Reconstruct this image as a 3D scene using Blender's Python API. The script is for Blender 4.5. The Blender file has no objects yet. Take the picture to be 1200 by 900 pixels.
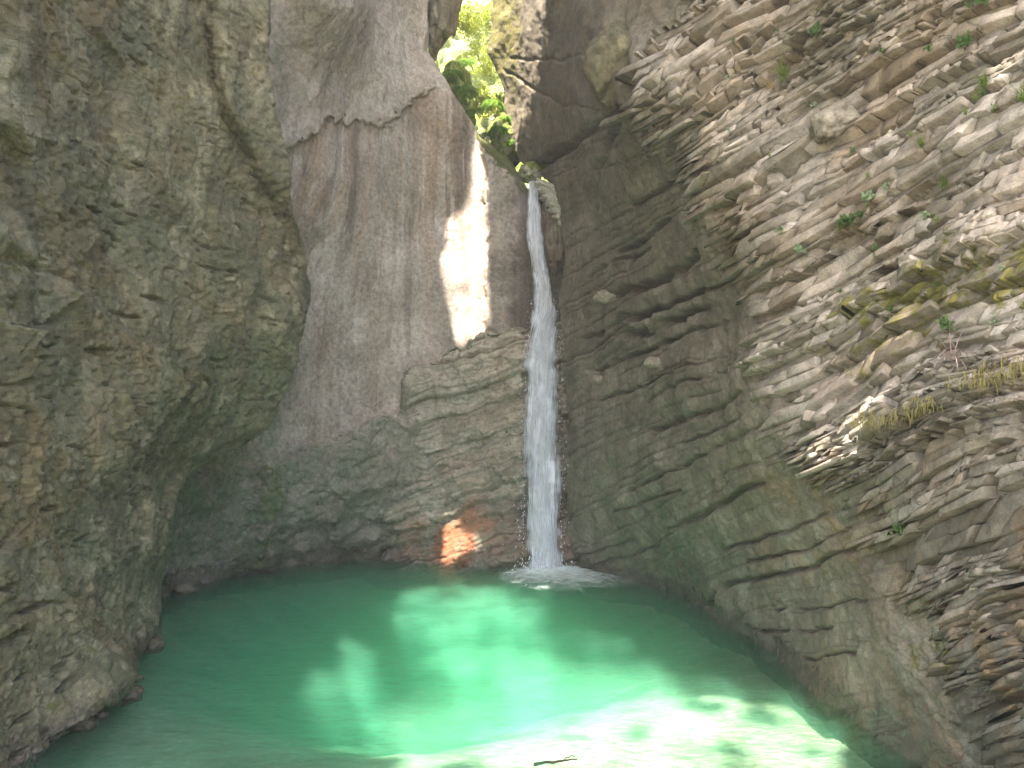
import bpy, math, random
import numpy as np
from mathutils import Vector

random.seed(7)
rng = np.random.default_rng(11)
sc = bpy.context.scene
COL = sc.collection

# ------------------------------------------------------------------ camera model (metres; the pool surface is z = 0)
FPX, PITCH, CAMH = 906.0, math.radians(5.0), 4.5
cp, sp = math.cos(PITCH), math.sin(PITCH)

def pos(u, v, d):
    u = np.asarray(u, float); v = np.asarray(v, float); d = np.asarray(d, float)
    a = (u - 600.0) / FPX; b = (450.0 - v) / FPX
    return np.stack([a * d, (cp - sp * b) * d, CAMH + (sp + cp * b) * d], -1)

def zwater(v):
    b = (450.0 - v) / FPX
    return -CAMH / (sp + cp * b)

# ------------------------------------------------------------------ noise
PERM = np.random.default_rng(3).permutation(256).astype(np.int32)
PERM = np.concatenate([PERM, PERM, PERM])
_g = np.random.default_rng(5).normal(size=(256, 3)); GRAD = (_g / np.linalg.norm(_g, axis=1)[:, None]).astype(np.float32)

def perlin(p, seed=0):
    p = np.asarray(p, np.float32) + seed * 17.31
    i = np.floor(p).astype(np.int32); f = p - i
    w = f * f * f * (f * (f * 6 - 15) + 10)
    i &= 255
    out = None
    def g(dx, dy, dz):
        h = PERM[PERM[PERM[(i[..., 0] + dx) & 255] + ((i[..., 1] + dy) & 255)] + ((i[..., 2] + dz) & 255)]
        G = GRAD[h]
        return G[..., 0] * (f[..., 0] - dx) + G[..., 1] * (f[..., 1] - dy) + G[..., 2] * (f[..., 2] - dz)
    x00 = g(0,0,0) + w[..., 0] * (g(1,0,0) - g(0,0,0)); x10 = g(0,1,0) + w[..., 0] * (g(1,1,0) - g(0,1,0))
    x01 = g(0,0,1) + w[..., 0] * (g(1,0,1) - g(0,0,1)); x11 = g(0,1,1) + w[..., 0] * (g(1,1,1) - g(0,1,1))
    y0 = x00 + w[..., 1] * (x10 - x00); y1 = x01 + w[..., 1] * (x11 - x01)
    return (y0 + w[..., 2] * (y1 - y0)) * 1.6

def fbm(p, oct=4, seed=0, gain=.5):
    s = 0; a = 1; t = 0
    for k in range(oct):
        s = s + a * perlin(p * (2.03 ** k), seed + k * 3); t += a; a *= gain
    return s / t * 1.3

def ridged(p, oct=4, seed=0):
    s = 0; a = 1; t = 0
    for k in range(oct):
        s = s + a * (1 - 2 * np.abs(perlin(p * (2.1 ** k), seed + k * 5))); t += a; a *= .5
    return s / t

def hash1(*ints):
    h = np.zeros_like(np.asarray(ints[0], np.int64)) + 374761393
    for n, k in zip(ints, (668265263, 2246822519, 3266489917, 1274126177)):
        h = (h ^ (np.asarray(n, np.int64) * k)) & 0xFFFFFFFF
        h = ((h ^ (h >> 15)) * 2246822507) & 0xFFFFFFFF
        h = h ^ (h >> 13)
    h = ((h * 3266489909) & 0xFFFFFFFF) ^ (h >> 7)
    return (h & 0xFFFFFF) / float(0x1000000)

def facets(p, seed=0, slope=.5):
    """chipped facets: every cell of a jittered lattice is its own tilted plane"""
    p = np.asarray(p, np.float32); b = np.floor(p).astype(np.int64)
    best = np.full(p.shape[:-1], 9e9, np.float32); hgt = np.zeros_like(best); second = best.copy()
    for dx in (-1, 0, 1):
        for dy in (-1, 0, 1):
            for dz in (-1, 0, 1):
                c = b + np.array([dx, dy, dz])
                hs = hash1(c[..., 0] + seed * 91, c[..., 1], c[..., 2])
                jx = hs; jy = (hs * 173.13) % 1; jz = (hs * 919.77) % 1
                q0 = p[..., 0] - c[..., 0] - jx; q1 = p[..., 1] - c[..., 1] - jy; q2 = p[..., 2] - c[..., 2] - jz
                dd = q0 * q0 + q1 * q1 + q2 * q2
                val = ((hs * 57.7) % 1 - .5) + slope * (q0 * ((hs * 311.7) % 1 - .5) + q1 * ((hs * 711.3) % 1 - .5) + q2 * ((hs * 1511.9) % 1 - .5)) * 2
                m = dd < best
                second = np.where(m, best, np.minimum(second, dd))
                best = np.where(m, dd, best); hgt = np.where(m, val, hgt)
    return hgt, np.sqrt(second) - np.sqrt(best)

def smooth(a, b, x):
    t = np.clip((x - a) / (b - a), 0, 1); return t * t * (3 - 2 * t)

def interp(x, pts):
    pts = sorted(pts); return np.interp(x, [p[0] for p in pts], [p[1] for p in pts])

class RBF:
    """smooth field through scattered (u, v, value) samples"""
    def __init__(self, pts, lam=.02):
        a = np.array(pts, float); self.c = a[:, :2] / 100.0; n = len(a)
        r = np.linalg.norm(self.c[:, None] - self.c[None], axis=2)
        K = self.phi(r) + lam * np.eye(n)
        Q = np.hstack([np.ones((n, 1)), self.c])
        A = np.zeros((n + 3, n + 3)); A[:n, :n] = K; A[:n, n:] = Q; A[n:, :n] = Q.T
        s = np.linalg.solve(A, np.concatenate([a[:, 2], np.zeros(3)]))
        self.w, self.a = s[:n], s[n:]
    @staticmethod
    def phi(r):
        return np.where(r > 1e-9, r * r * np.log(np.maximum(r, 1e-9)), 0)
    def __call__(self, u, v):
        sh = np.shape(u); q = np.stack([np.ravel(u), np.ravel(v)], -1) / 100.0
        out = np.empty(len(q))
        for s in range(0, len(q), 20000):
            x = q[s:s + 20000]
            r = np.linalg.norm(x[:, None] - self.c[None], axis=2)
            out[s:s + 20000] = self.phi(r) @ self.w + self.a[0] + x @ self.a[1:]
        return out.reshape(sh)

# ------------------------------------------------------------------ mesh helpers
def mesh_obj(name, co, faces, mat, attrs=None, parent=None, smooth_shade=True):
    me = bpy.data.meshes.new(name)
    co = np.asarray(co, np.float32).reshape(-1, 3); faces = np.asarray(faces, np.int32)
    n, k = faces.shape
    me.vertices.add(len(co)); me.vertices.foreach_set('co', co.ravel())
    me.loops.add(n * k); me.loops.foreach_set('vertex_index', faces.ravel())
    me.polygons.add(n); me.polygons.foreach_set('loop_start', np.arange(n, dtype=np.int32) * k)
    me.polygons.foreach_set('loop_total', np.full(n, k, np.int32))
    if smooth_shade: me.polygons.foreach_set('use_smooth', np.ones(n, bool))
    me.update(calc_edges=True); me.validate()
    for a, val in (attrs or {}).items():
        at = me.attributes.new(a, 'FLOAT', 'POINT'); at.data.foreach_set('value', np.asarray(val, np.float32).ravel())
    me.materials.append(mat)
    o = bpy.data.objects.new(name, me); COL.objects.link(o)
    if parent: o.parent = parent
    return o

def tag(o, label, cat, group=None, kind=None):
    o['label'] = label; o['category'] = cat
    if group: o['group'] = group
    if kind: o['kind'] = kind
    return o

def empty(name, loc):
    o = bpy.data.objects.new(name, None); COL.objects.link(o); o.location = loc; o.empty_display_size = .2
    return o

def grid_faces(nr, nc):
    i = np.arange(nr * nc).reshape(nr, nc)
    return np.stack([i[:-1, :-1], i[1:, :-1], i[1:, 1:], i[:-1, 1:]], -1).reshape(-1, 4)

def grid_normals(P):
    du = np.gradient(P, axis=1); dv = np.gradient(P, axis=0)
    n = np.cross(dv, du); n /= np.linalg.norm(n, axis=-1, keepdims=True) + 1e-9
    cam = np.array([0, 0, CAMH])
    return n

def evenness(P, step):
    """1 where the grid is about as fine as planned, small where it is pulled out along a step"""
    dep = np.linalg.norm(P - np.array([0, 0, CAMH]), axis=-1)
    du = np.linalg.norm(np.gradient(P, axis=1), axis=-1); dv = np.linalg.norm(np.gradient(P, axis=0), axis=-1)
    return blur(np.clip(2.6 * step * dep / FPX / np.maximum(np.maximum(du, dv), 1e-6), .12, 1), 2)

def line_dist(U, V, pts):
    d = np.full(U.shape, 1e9)
    for (x0, y0), (x1, y1) in zip(pts[:-1], pts[1:]):
        ex, ey = x1 - x0, y1 - y0
        t = np.clip(((U - x0) * ex + (V - y0) * ey) / (ex * ex + ey * ey), 0, 1)
        d = np.minimum(d, np.hypot(U - x0 - t * ex, V - y0 - t * ey))
    return d

def blur(a, k):
    """cheap separable box blur on a grid"""
    for ax in (0, 1):
        pad = [(0, 0)] * a.ndim; pad[ax] = (k + 1, k)
        c = np.cumsum(np.pad(a, pad, mode='edge'), axis=ax)
        n = a.shape[ax]
        a = (np.take(c, np.arange(2 * k + 1, 2 * k + 1 + n), axis=ax) - np.take(c, np.arange(n), axis=ax)) / (2 * k + 1)
    return a

def axis_steps(*segs):
    """segs: (start, end, step) joined into one coordinate list"""
    out = []
    for a, b, s in segs:
        n = max(1, int(round((b - a) / s))); out += list(np.linspace(a, b, n, endpoint=False))
    return np.array(out + [segs[-1][1]])

# ------------------------------------------------------------------ node helpers
def new_mat(name):
    m = bpy.data.materials.new(name); m.use_nodes = True
    nt = m.node_tree; nt.nodes.clear()
    return m, nt

class N:
    def __init__(self, nt): self.nt = nt
    def add(self, t, **kw):
        n = self.nt.nodes.new(t)
        for k, v in kw.items(): setattr(n, k, v)
        return n
    def link(self, a, b): self.nt.links.new(a, b)
    def set(self, sock, v):
        if hasattr(v, 'is_output'): self.link(v, sock)
        else: sock.default_value = v
    def noise(self, vec, scale, detail=6, rough=.55, dist=0):
        n = self.add('ShaderNodeTexNoise'); self.set(n.inputs['Vector'], vec)
        n.inputs['Scale'].default_value = scale; n.inputs['Detail'].default_value = detail
        n.inputs['Roughness'].default_value = rough; n.inputs['Distortion'].default_value = dist
        return n.outputs['Fac']
    def mapping(self, vec, scale, rot=(0, 0, 0), loc=(0, 0, 0)):
        n = self.add('ShaderNodeMapping'); self.set(n.inputs['Vector'], vec)
        n.inputs['Scale'].default_value = scale; n.inputs['Rotation'].default_value = rot; n.inputs['Location'].default_value = loc
        return n.outputs['Vector']
    def ramp(self, fac, stops):
        n = self.add('ShaderNodeValToRGB'); self.set(n.inputs['Fac'], fac)
        el = n.color_ramp.elements
        while len(el) < len(stops): el.new(.5)
        for e, (p, c) in zip(el, stops):
            e.position = p; e.color = (*c, 1) if not np.isscalar(c) else (c, c, c, 1)
        return n.outputs['Color']
    def mix(self, fac, a, b, mode='MIX'):
        n = self.add('ShaderNodeMix', data_type='RGBA', blend_type=mode)
        self.set(n.inputs[0], fac)
        for s, v in ((n.inputs[6], a), (n.inputs[7], b)):
            if hasattr(v, 'is_output'): self.link(v, s)
            else: s.default_value = (*v, 1) if len(v) == 3 else v
        return n.outputs[2]
    def math(self, op, a, b=0., clamp=False):
        n = self.add('ShaderNodeMath', operation=op, use_clamp=clamp)
        self.set(n.inputs[0], a); self.set(n.inputs[1], b)
        return n.outputs[0]
    def attr(self, name):
        n = self.add('ShaderNodeAttribute'); n.attribute_name = name
        return n.outputs['Fac']
    def mapr(self, x, a, b, c=0., d=1.):
        n = self.add('ShaderNodeMapRange'); self.set(n.inputs[0], x)
        for i, q in enumerate((a, b, c, d)): n.inputs[1 + i].default_value = q
        return n.outputs[0]

def rock_material(name, dark, mid, light, tan=(.30, .19, .10), moss=(.075, .085, .022), green=(.10, .13, .075), wetc=(.05, .035, .03),
                  streaks=0., streak_col=(.14, .11, .10), bump=.5, fine=14., scale=.8, coarse=.16, upright=1., grain=1.):
    m, nt = new_mat(name); n = N(nt)
    vec = n.add('ShaderNodeTexCoord').outputs['Object']
    big = n.noise(vec, scale, 8, .62, .4)
    col = n.ramp(big, [(.30, dark), (.5, mid), (.72, light)])
    # tone of each block or bed, with some light and shade painted in
    tone = n.attr('tone')
    col = n.mix(n.mapr(tone, 0, 1, 0, .75), col, light)
    col = n.mix(n.mapr(tone, 0, -1, 0, .75), col, dark)
    if streaks > 0:
        sv = n.mapping(vec, (1.5, 1.5, .07))
        s1 = n.noise(sv, 1.0, 6, .6, .15)
        st = n.math('MULTIPLY', n.mapr(s1, .50, .64), n.attr('streak'))
        col = n.mix(n.math('MULTIPLY', st, streaks), col, streak_col)
        sv2 = n.mapping(vec, (2.8, 2.8, .10), loc=(7, 3, 1))
        s2 = n.noise(sv2, 1.0, 5, .6, .1)
        st2 = n.math('MULTIPLY', n.mapr(s2, .56, .68), n.attr('streak'))
        col = n.mix(n.math('MULTIPLY', st2, streaks * .9), col, light)
    # warm iron stains
    tn = n.noise(n.mapping(vec, (1, 1, upright)), .55 if upright == 1 else .8, 6, .6, .6 if upright == 1 else .2)
    col = n.mix(n.math('MULTIPLY', n.mapr(tn, .46, .64), n.mapr(n.attr('warm'), 0, 1, 0, .85)), col, tan)
    col = n.mix(n.math('MULTIPLY', n.mapr(n.attr('warm'), 1.0, 1.25, 0, 1), n.mapr(n.noise(vec, 2.0, 6, .7), .35, .5, .55, 1)), col, (.18, .050, .018))
    # thin algal green
    gn = n.noise(vec, 1.1, 7, .65, .3)
    col = n.mix(n.math('MULTIPLY', n.mapr(gn, .36, .6), n.attr('algae')), col, green)
    # grain
    g1 = n.noise(vec, 6.0, 6, .7)
    col = n.mix(.75, col, n.ramp(g1, [(.28, 1 - .48 * grain), (.5, 1.0), (.74, 1 + .5 * grain)]), 'MULTIPLY')
    g2 = n.noise(vec, 34.0, 4, .7)
    col = n.mix(.55, col, n.ramp(g2, [(.3, 1 - .4 * grain), (.5, 1.0), (.72, 1 + .45 * grain)]), 'MULTIPLY')
    # hairline cracks
    cv = n.mapping(vec, (.55, .55, .95), rot=(.3, .45, 0))
    cd = n.math('ABSOLUTE', n.math('SUBTRACT', n.noise(cv, 1.0, 5, .55, .5), .5))
    crack = n.math('MULTIPLY', n.mapr(cd, .0, .007, 1, 0), n.mapr(n.noise(vec, .7, 3), .50, .60))
    col = n.mix(n.math('MULTIPLY', crack, .7), col, tuple(c * .35 for c in dark))
    # moss, broken up by its own noise
    mn = n.noise(vec, 3.2, 8, .72)
    mfac = n.mapr(n.math('ADD', n.attr('moss'), n.mapr(mn, .25, .75, -.5, .5)), .42, .62)
    mcol = n.ramp(n.noise(vec, 9, 5, .7), [(.3, tuple(c * .55 for c in moss)), (.5, moss), (.7, (moss[0] * 2.0, moss[1] * 1.75, moss[2] * 1.2))])
    col = n.mix(mfac, col, mcol)
    # wet rock by the water
    wet = n.attr('wet')
    wn = n.mapr(n.math('ADD', wet, n.mapr(n.noise(vec, 2.2, 6, .7), .3, .7, -.35, .35)), .35, .65)
    col = n.mix(n.math('MULTIPLY', wn, .60), col, wetc)
    bsdf = n.add('ShaderNodeBsdfPrincipled'); n.link(col, bsdf.inputs['Base Color'])
    n.link(n.mapr(wn, 0, 1, .86, .24), bsdf.inputs['Roughness'])
    bsdf.inputs['Specular IOR Level'].default_value = .35
    h = n.math('ADD', n.math('MULTIPLY', n.noise(vec, fine, 8, .68), .05), n.math('MULTIPLY', n.noise(vec, 3.1, 8, .66), coarse))
    h = n.math('SUBTRACT', h, n.math('MULTIPLY', crack, .03))
    h = n.math('ADD', h, n.math('MULTIPLY', n.math('MULTIPLY', mfac, mn), .12))
    b = n.add('ShaderNodeBump'); b.inputs['Strength'].default_value = bump; b.inputs['Distance'].default_value = .55
    n.link(h, b.inputs['Height']); n.link(b.outputs['Normal'], bsdf.inputs['Normal'])
    out = n.add('ShaderNodeOutputMaterial'); n.link(bsdf.outputs[0], out.inputs['Surface'])
    return m

def leaf_material(name, c1, c2, trans=.45):
    m, nt = new_mat(name); n = N(nt)
    oi = n.add('ShaderNodeNewGeometry')
    col = n.mix(oi.outputs['Random Per Island'], c1, c2)
    d = n.add('ShaderNodeBsdfDiffuse'); n.link(col, d.inputs[0])
    t = n.add('ShaderNodeBsdfTranslucent'); n.link(col, t.inputs[0])
    mx = n.add('ShaderNodeMixShader'); mx.inputs[0].default_value = trans
    n.link(d.outputs[0], mx.inputs[1]); n.link(t.outputs[0], mx.inputs[2])
    out = n.add('ShaderNodeOutputMaterial'); n.link(mx.outputs[0], out.inputs['Surface'])
    return m

M_LEFT = rock_material('weathered_limestone', (.056, .046, .024), (.117, .098, .056), (.26, .225, .143), tan=(.19, .108, .042), green=(.078, .092, .044), streaks=.6, streak_col=(.042, .035, .022), bump=.6, scale=.75, fine=26, coarse=.05, grain=1.35)
M_BACK = rock_material('polished_limestone', (.145, .118, .095), (.265, .218, .178), (.43, .375, .32), tan=(.255, .16, .095), green=(.10, .12, .07), streaks=.85, streak_col=(.10, .072, .055), bump=.40, scale=.5, upright=.12, coarse=.06, grain=1.3, fine=20)
M_BUTT = rock_material('bedded_limestone', (.12, .10, .072), (.225, .192, .145), (.40, .35, .28), tan=(.40, .115, .03), bump=.6, wetc=(.075, .042, .03), coarse=.06, grain=1.2)
M_RIGHT = rock_material('layered_limestone', (.095, .077, .053), (.185, .155, .116), (.37, .32, .265), tan=(.27, .165, .09), green=(.10, .12, .065), moss=(.115, .105, .026), bump=.45, coarse=.03, fine=24, grain=1.2)
M_HOLLOW = rock_material('hollow_limestone', (.095, .077, .053), (.20, .165, .122), (.40, .345, .28), tan=(.27, .165, .09), green=(.10, .12, .065), moss=(.10, .10, .022), bump=.5, coarse=.10)
M_SLOT = rock_material('mossy_limestone', (.20, .18, .14), (.36, .34, .29), (.55, .53, .46), moss=(.12, .15, .025), bump=.6)

# ------------------------------------------------------------------ light directions
TO_SUN = np.array([-.16, -.50, .85]); TO_SUN /= np.linalg.norm(TO_SUN)

# ================================================================== RIGHT CLIFF
EDGE = [(-400, 850), (-60, 812), (0, 800), (50, 770), (100, 750), (140, 745), (170, 765), (205, 808), (255, 838), (300, 858), (360, 888), (420, 893), (480, 905), (540, 940),
        (590, 988), (640, 1025), (690, 1060), (750, 1110), (820, 1150), (890, 1190), (960, 1230)]
R_SIL = [(-400, 600), (0, 578), (60, 575), (100, 588), (160, 596), (185, 611), (200, 626), (215, 645), (250, 660), (300, 661), (350, 656), (420, 664), (520, 666), (665, 664), (900, 660)]
R_CTRL = [
 # brow of the overhang
 (800, 0, 19), (770, 50, 19.3), (745, 140, 19.5), (808, 205, 17.8), (838, 255, 16.5), (888, 360, 15), (893, 420, 14.4), (905, 480, 13.8), (940, 540, 12.9), (988, 590, 12), (1060, 690, 10.5), (1150, 820, 9), (1190, 890, 8.4),
 # hollow below and behind the brow
 (752, 0, 21.6), (722, 50, 22), (705, 140, 23.2), (755, 215, 21.6), (790, 270, 20.3), (836, 360, 18.8), (838, 420, 18.2), (848, 480, 17.4), (880, 540, 16.4), (925, 590, 15.2), (1000, 690, 13.3), (1090, 820, 10.9), (1130, 890, 10.2),
 (700, 0, 25), (650, 0, 29.5), (640, 60, 31.5), (600, 0, 36.2), (578, 0, 38), (575, 60, 38), (590, 100, 37), (596, 160, 36.4), (612, 185, 35.2), (630, 120, 33), (645, 215, 33), (660, 250, 32.2), (690, 150, 26.3), (700, 220, 26), (660, 300, 31.6),
 (690, 300, 28), (740, 300, 24), (660, 400, 31), (700, 400, 27.6), (760, 400, 23.3), (666, 520, 30.7), (710, 520, 27.4), (780, 500, 22.6), (700, 600, 27.6), (760, 600, 24), (840, 600, 19.2), (900, 650, 17.1),
 # waterline
 (665, 665, 30.4), (710, 675, 28.3), (760, 687, 26.0), (810, 705, 23.3), (850, 730, 20.2), (900, 760, 17.7), (935, 800, 15.1), (1000, 842, 13.1), (1080, 900, 11.0),
 (665, 760, 30.4), (760, 790, 26.2), (850, 830, 20.2), (935, 920, 15), (1000, 960, 13), (660, 940, 30), (800, 960, 23.5),
 # outer face
 (1000, 0, 14), (900, 0, 16.4), (1200, 0, 11), (900, 120, 15.8), (1000, 200, 13), (1200, 200, 9.9), (1100, 300, 10.9), (1000, 340, 12.6), (1200, 450, 8.3), (1050, 450, 10.7), (970, 450, 12.4), (1200, 600, 7.9), (1100, 600, 9.6),
 (1130, 700, 9.3), (1200, 750, 7.7), (1200, 890, 8.0), (1450, 0, 9), (1450, 450, 6.2), (1450, 900, 5.8), (1300, 700, 6.8), (2000, 0, 5.0), (2000, 450, 4.2), (2000, 900, 3.9), (2000, -250, 5.4), (1000, -250, 14.5), (1300, -250, 10.8), (800, -250, 19.5), (650, -250, 30), (590, -250, 38)]
R_DEPTH = RBF(R_CTRL, .01)
R_BEDS = RBF([(780, 190, 60), (880, 130, 60), (1000, 60, 60), (1200, -45, 60), (850, 335, 250), (917, 297, 250), (1000, 250, 250), (1100, 197, 250), (1200, 147, 250), (893, 385, 325), (1000, 325, 325), (1100, 275, 325), (1200, 235, 325),
 (900, 505, 455), (960, 477, 455), (1053, 430, 455), (1200, 375, 455), (930, 560, 530), (1040, 513, 530), (1200, 450, 530), (917, 672, 640), (1014, 637, 640), (1135, 581, 640), (1200, 550, 640),
 (967, 698, 692), (1072, 675, 692), (1200, 632, 692), (913, 713, 702), (1049, 698, 702), (1200, 655, 706), (990, 772, 770), (1064, 766, 772), (1200, 700, 770), (1200, 840, 910), (1050, 890, 890), (743, 400, 270), (827, 362, 270), (885, 330, 270),
 (727, 295, 138), (777, 263, 138), (850, 225, 138), (700, 535, 403), (783, 497, 403), (877, 463, 403), (930, 440, 403), (740, 650, 520), (800, 617, 520), (840, 590, 520), (900, 563, 520), (667, 665, 513), (830, 707, 645), (843, 697, 645), (900, 680, 645),
 (640, 345, 138), (650, 455, 270), (640, 120, -60), (1400, 40, 250), (1400, 480, 640), (1000, -200, -200), (700, 20, -140), (900, 900, 850)], .05)

def beds(b, lo, hi, seed):
    r = np.random.default_rng(seed); e = [-700.]
    while e[-1] < 1500: e.append(e[-1] + r.uniform(lo, hi))
    e = np.array(e); k = np.clip(np.searchsorted(e, b) - 1, 0, len(e) - 2)
    return k, b - e[k], e[k + 1] - b, e[k + 1] - e[k]

SURV = {}
def thick_edges():
    r = np.random.default_rng(21); e = [-700.]
    while e[-1] < 1500: e.append(e[-1] + r.uniform(20, 58))
    return np.array(e)
def ledge_out(k, al):
    """how far ledge k stands out at position al along it (metres at 11 m)"""
    k = np.asarray(k); al = np.asarray(al, float)
    along = fbm(np.stack([al * .011, k * 3.7, al * 0], -1), 3, 31)
    return np.clip((hash1(k, k * 0 + 5) - .5) * .26 + along * .10, -.14, .14), along

def block_facing():
    """the broken beds of the outer face as single angular blocks set on the cliff"""
    E = thick_edges(); r = np.random.default_rng(77)
    ug = np.arange(720, 1702, 4.0); vg = np.arange(-60, 960, 3.0)
    VG, UG = np.meshgrid(vg, ug, indexing='ij'); BG = R_BEDS(UG, VG)
    def beta_at(u, v):
        x = np.clip((u - ug[0]) / 4.0, 0, len(ug) - 1.001); y = np.clip((v - vg[0]) / 3.0, 0, len(vg) - 1.001)
        i = x.astype(int); j = y.astype(int); fx, fy = x - i, y - j
        return (BG[j, i] * (1 - fx) + BG[j, i + 1] * fx) * (1 - fy) + (BG[j + 1, i] * (1 - fx) + BG[j + 1, i + 1] * fx) * fy
    def v_of(u, b, v):
        for _ in range(2): v = np.clip(v + .9 * (b - beta_at(u, v)), vg[0], vg[-1])
        return v
    cor, meta = [], []
    for k in range(len(E) - 1):
        e0, e1 = E[k], E[k + 1]
        if e1 < -260 or e0 > 1320: continue
        n = max(int(np.ceil((e1 - e0) / 15)), int(round((e1 - e0) / r.choice([5.5, 7, 8.5, 10.5, 14]))))
        cutp = np.sort(np.concatenate([[0, 1], (np.arange(1, n) + r.uniform(-.32, .32, n - 1)) / n])) if n > 1 else np.array([0, 1.])
        for a, b in zip(cutp[:-1], cutp[1:]):
            foot = -.17 * r.uniform(.4, 1.2) if (b > .99 and n > 1 and hash1(np.array(k), np.array(12)) < .7) else 0.
            t0_, t1_ = e0 + (e1 - e0) * a, e0 + (e1 - e0) * b; th = t1_ - t0_
            x = 700.0 + r.uniform(0, 40); bedo = r.uniform(-.035, .035) + foot
            while x < 2080:
                w = th * r.uniform(.7, 1.3 + 2.4 * r.random()) if r.random() > .16 else th * r.uniform(3.5, 6.5)
                w = min(w, 44)
                if r.random() > .06:
                    cor.append((x, x + w, t0_, t1_)); meta.append((k, (a + b) / 2, bedo, th, r.random()))
                x += w
    C_ = np.array(cor); Mt = np.array(meta); nb = len(C_)
    ss = np.array([0, .05, .5, .95, 1]); tt = np.array([0, .09, .91, 1])
    S_, T_ = np.meshgrid(ss, tt, indexing='xy'); S_ = S_.ravel(); T_ = T_.ravel()      # 4 rows x 5
    jc = r.uniform(-.10, .10, (nb, 4, 2))
    wq = np.stack([(1 - S_) * (1 - T_), S_ * (1 - T_), (1 - S_) * T_, S_ * T_], -1)    # corner weights
    js = np.einsum('pc,ncd->npd', wq, jc)
    px = C_[:, None, :]
    gap = .38
    AL = px[..., 0] + gap + (px[..., 1] - px[..., 0] - 2 * gap) * (S_ + js[..., 0]); BE = px[..., 2] + gap * .8 + (px[..., 3] - px[..., 2] - 1.6 * gap) * (T_ + js[..., 1])
    AL = AL + (T_ - .5) * (px[..., 3] - px[..., 2]) * (Mt[:, 4:5] - .5) * .8
    a_, b_ = AL.ravel(), BE.ravel()
    v = np.full(a_.shape, 400.0) + (b_ - 400) * .9; u = a_ - .45 * v
    for _ in range(24):
        u = .5 * u + .5 * np.clip(a_ - .45 * v, 600, 1720); v = v_of(u, b_, v)
    ok = (np.abs(u + .45 * v - a_).reshape(nb, -1).max(1) < 2.5) & (np.abs(beta_at(u, v) - b_).reshape(nb, -1).max(1) < 1.5)
    u = u.reshape(nb, -1); v = v.reshape(nb, -1)
    uc, vc = u.mean(1), v.mean(1)
    sd = (uc - interp(vc, EDGE)) * .75
    edge_n = fbm(np.stack([uc * .03, vc * .03, uc * 0], -1), 3, 141) * 16
    ok &= (sd + edge_n > -4) & (uc < 1670) & (vc > -45) & (vc < 945) & (v.max(1) < 955) & (v.min(1) > -55)
    # crumbled zones keep only the backing
    bald = fbm(np.stack([uc * .012, vc * .02, uc * 0 + 5], -1), 2, 143)
    ok &= ~((bald > .60) & (Mt[:, 4] < .75))
    u, v, Mt, nb2, uc, vc, sd = u[ok], v[ok], Mt[ok], int(ok.sum()), uc[ok], vc[ok], sd[ok]
    D = R_DEPTH(u, v); P = pos(u, v, D)
    ex = pos(u + 6, v, R_DEPTH(u + 6, v)) - pos(u - 6, v, R_DEPTH(u - 6, v)); ey = pos(u, v + 6, R_DEPTH(u, v + 6)) - pos(u, v - 6, R_DEPTH(u, v - 6))
    n = np.cross(ey, ex); n /= np.linalg.norm(n, axis=-1, keepdims=True); n *= np.sign(-(n * (P - np.array([0, 0, CAMH]))).sum(-1, keepdims=True))
    P = P + n * (fbm(P * .33, 3, 1) * .24 + ridged(P * .8, 3, 4) * .10)[..., None]
    nm = n.mean(1, keepdims=True); nm /= np.linalg.norm(nm, axis=-1, keepdims=True)
    rel = np.clip(D.mean(1) / FPX / .0125, .5, 1.6)
    k = Mt[:, 0].astype(int); lo, along = ledge_out(k, uc + .45 * vc)
    rnd = r.normal(size=nb2)
    quiet = smooth(.15, -.35, fbm(np.stack([uc * .008, vc * .012, uc * 0 + 9], -1), 2, 145))
    out = lo + .06 + Mt[:, 1] * (.07 + .14 * hash1(k, k * 0 + 6)) + Mt[:, 2] + rnd * .030 * (1 - .5 * quiet) + np.where(Mt[:, 4] > .96, .06, 0) - np.where(Mt[:, 4] < .09, .08, 0)
    tl = r.normal(size=(nb2, 2)) * np.array([.030, .022]) + np.array([0, .028])
    o = out[:, None] + tl[:, :1] * (S_ - .5) + tl[:, 1:] * (T_ - .5)
    border = ((S_ == 0) | (S_ == 1) | (T_ == 0) | (T_ == 1)).astype(float)
    corner = (((S_ == 0) | (S_ == 1)) & ((T_ == 0) | (T_ == 1))).astype(float)
    o = o - border * r.uniform(.004, .016, (nb2, 1)) - corner * np.abs(r.normal(size=(nb2, 20))) * .035 + r.normal(size=(nb2, 20)) * .013
    F = P + nm * (o * rel[:, None])[..., None] + r.normal(size=P.shape) * (.006 * rel)[:, None, None]
    ring = [0, 1, 2, 3, 4, 9, 14, 19, 18, 17, 16, 15, 10, 5]
    cen = P.mean(1, keepdims=True)
    B = P[:, ring] * .9 + cen * .1 + nm * ((lo - .48) * rel)[:, None, None]
    co = np.concatenate([F, B], 1)
    fq = [(i * 5 + j, (i + 1) * 5 + j, (i + 1) * 5 + j + 1, i * 5 + j + 1) for i in range(3) for j in range(4)]
    fs = [(ring[i], ring[(i + 1) % 14], 20 + (i + 1) % 14, 20 + i) for i in range(14)]
    base = np.array(fq + fs)
    faces = (base[None] + (np.arange(nb2) * 34)[:, None, None]).reshape(-1, 4)
    per = lambda x: np.repeat(x, 34)
    tone = r.normal(size=nb2) * .48 - .02 + out * 1.2
    return co.reshape(-1, 3), faces, per(uc), per(vc), per(tone), per(sd)

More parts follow.
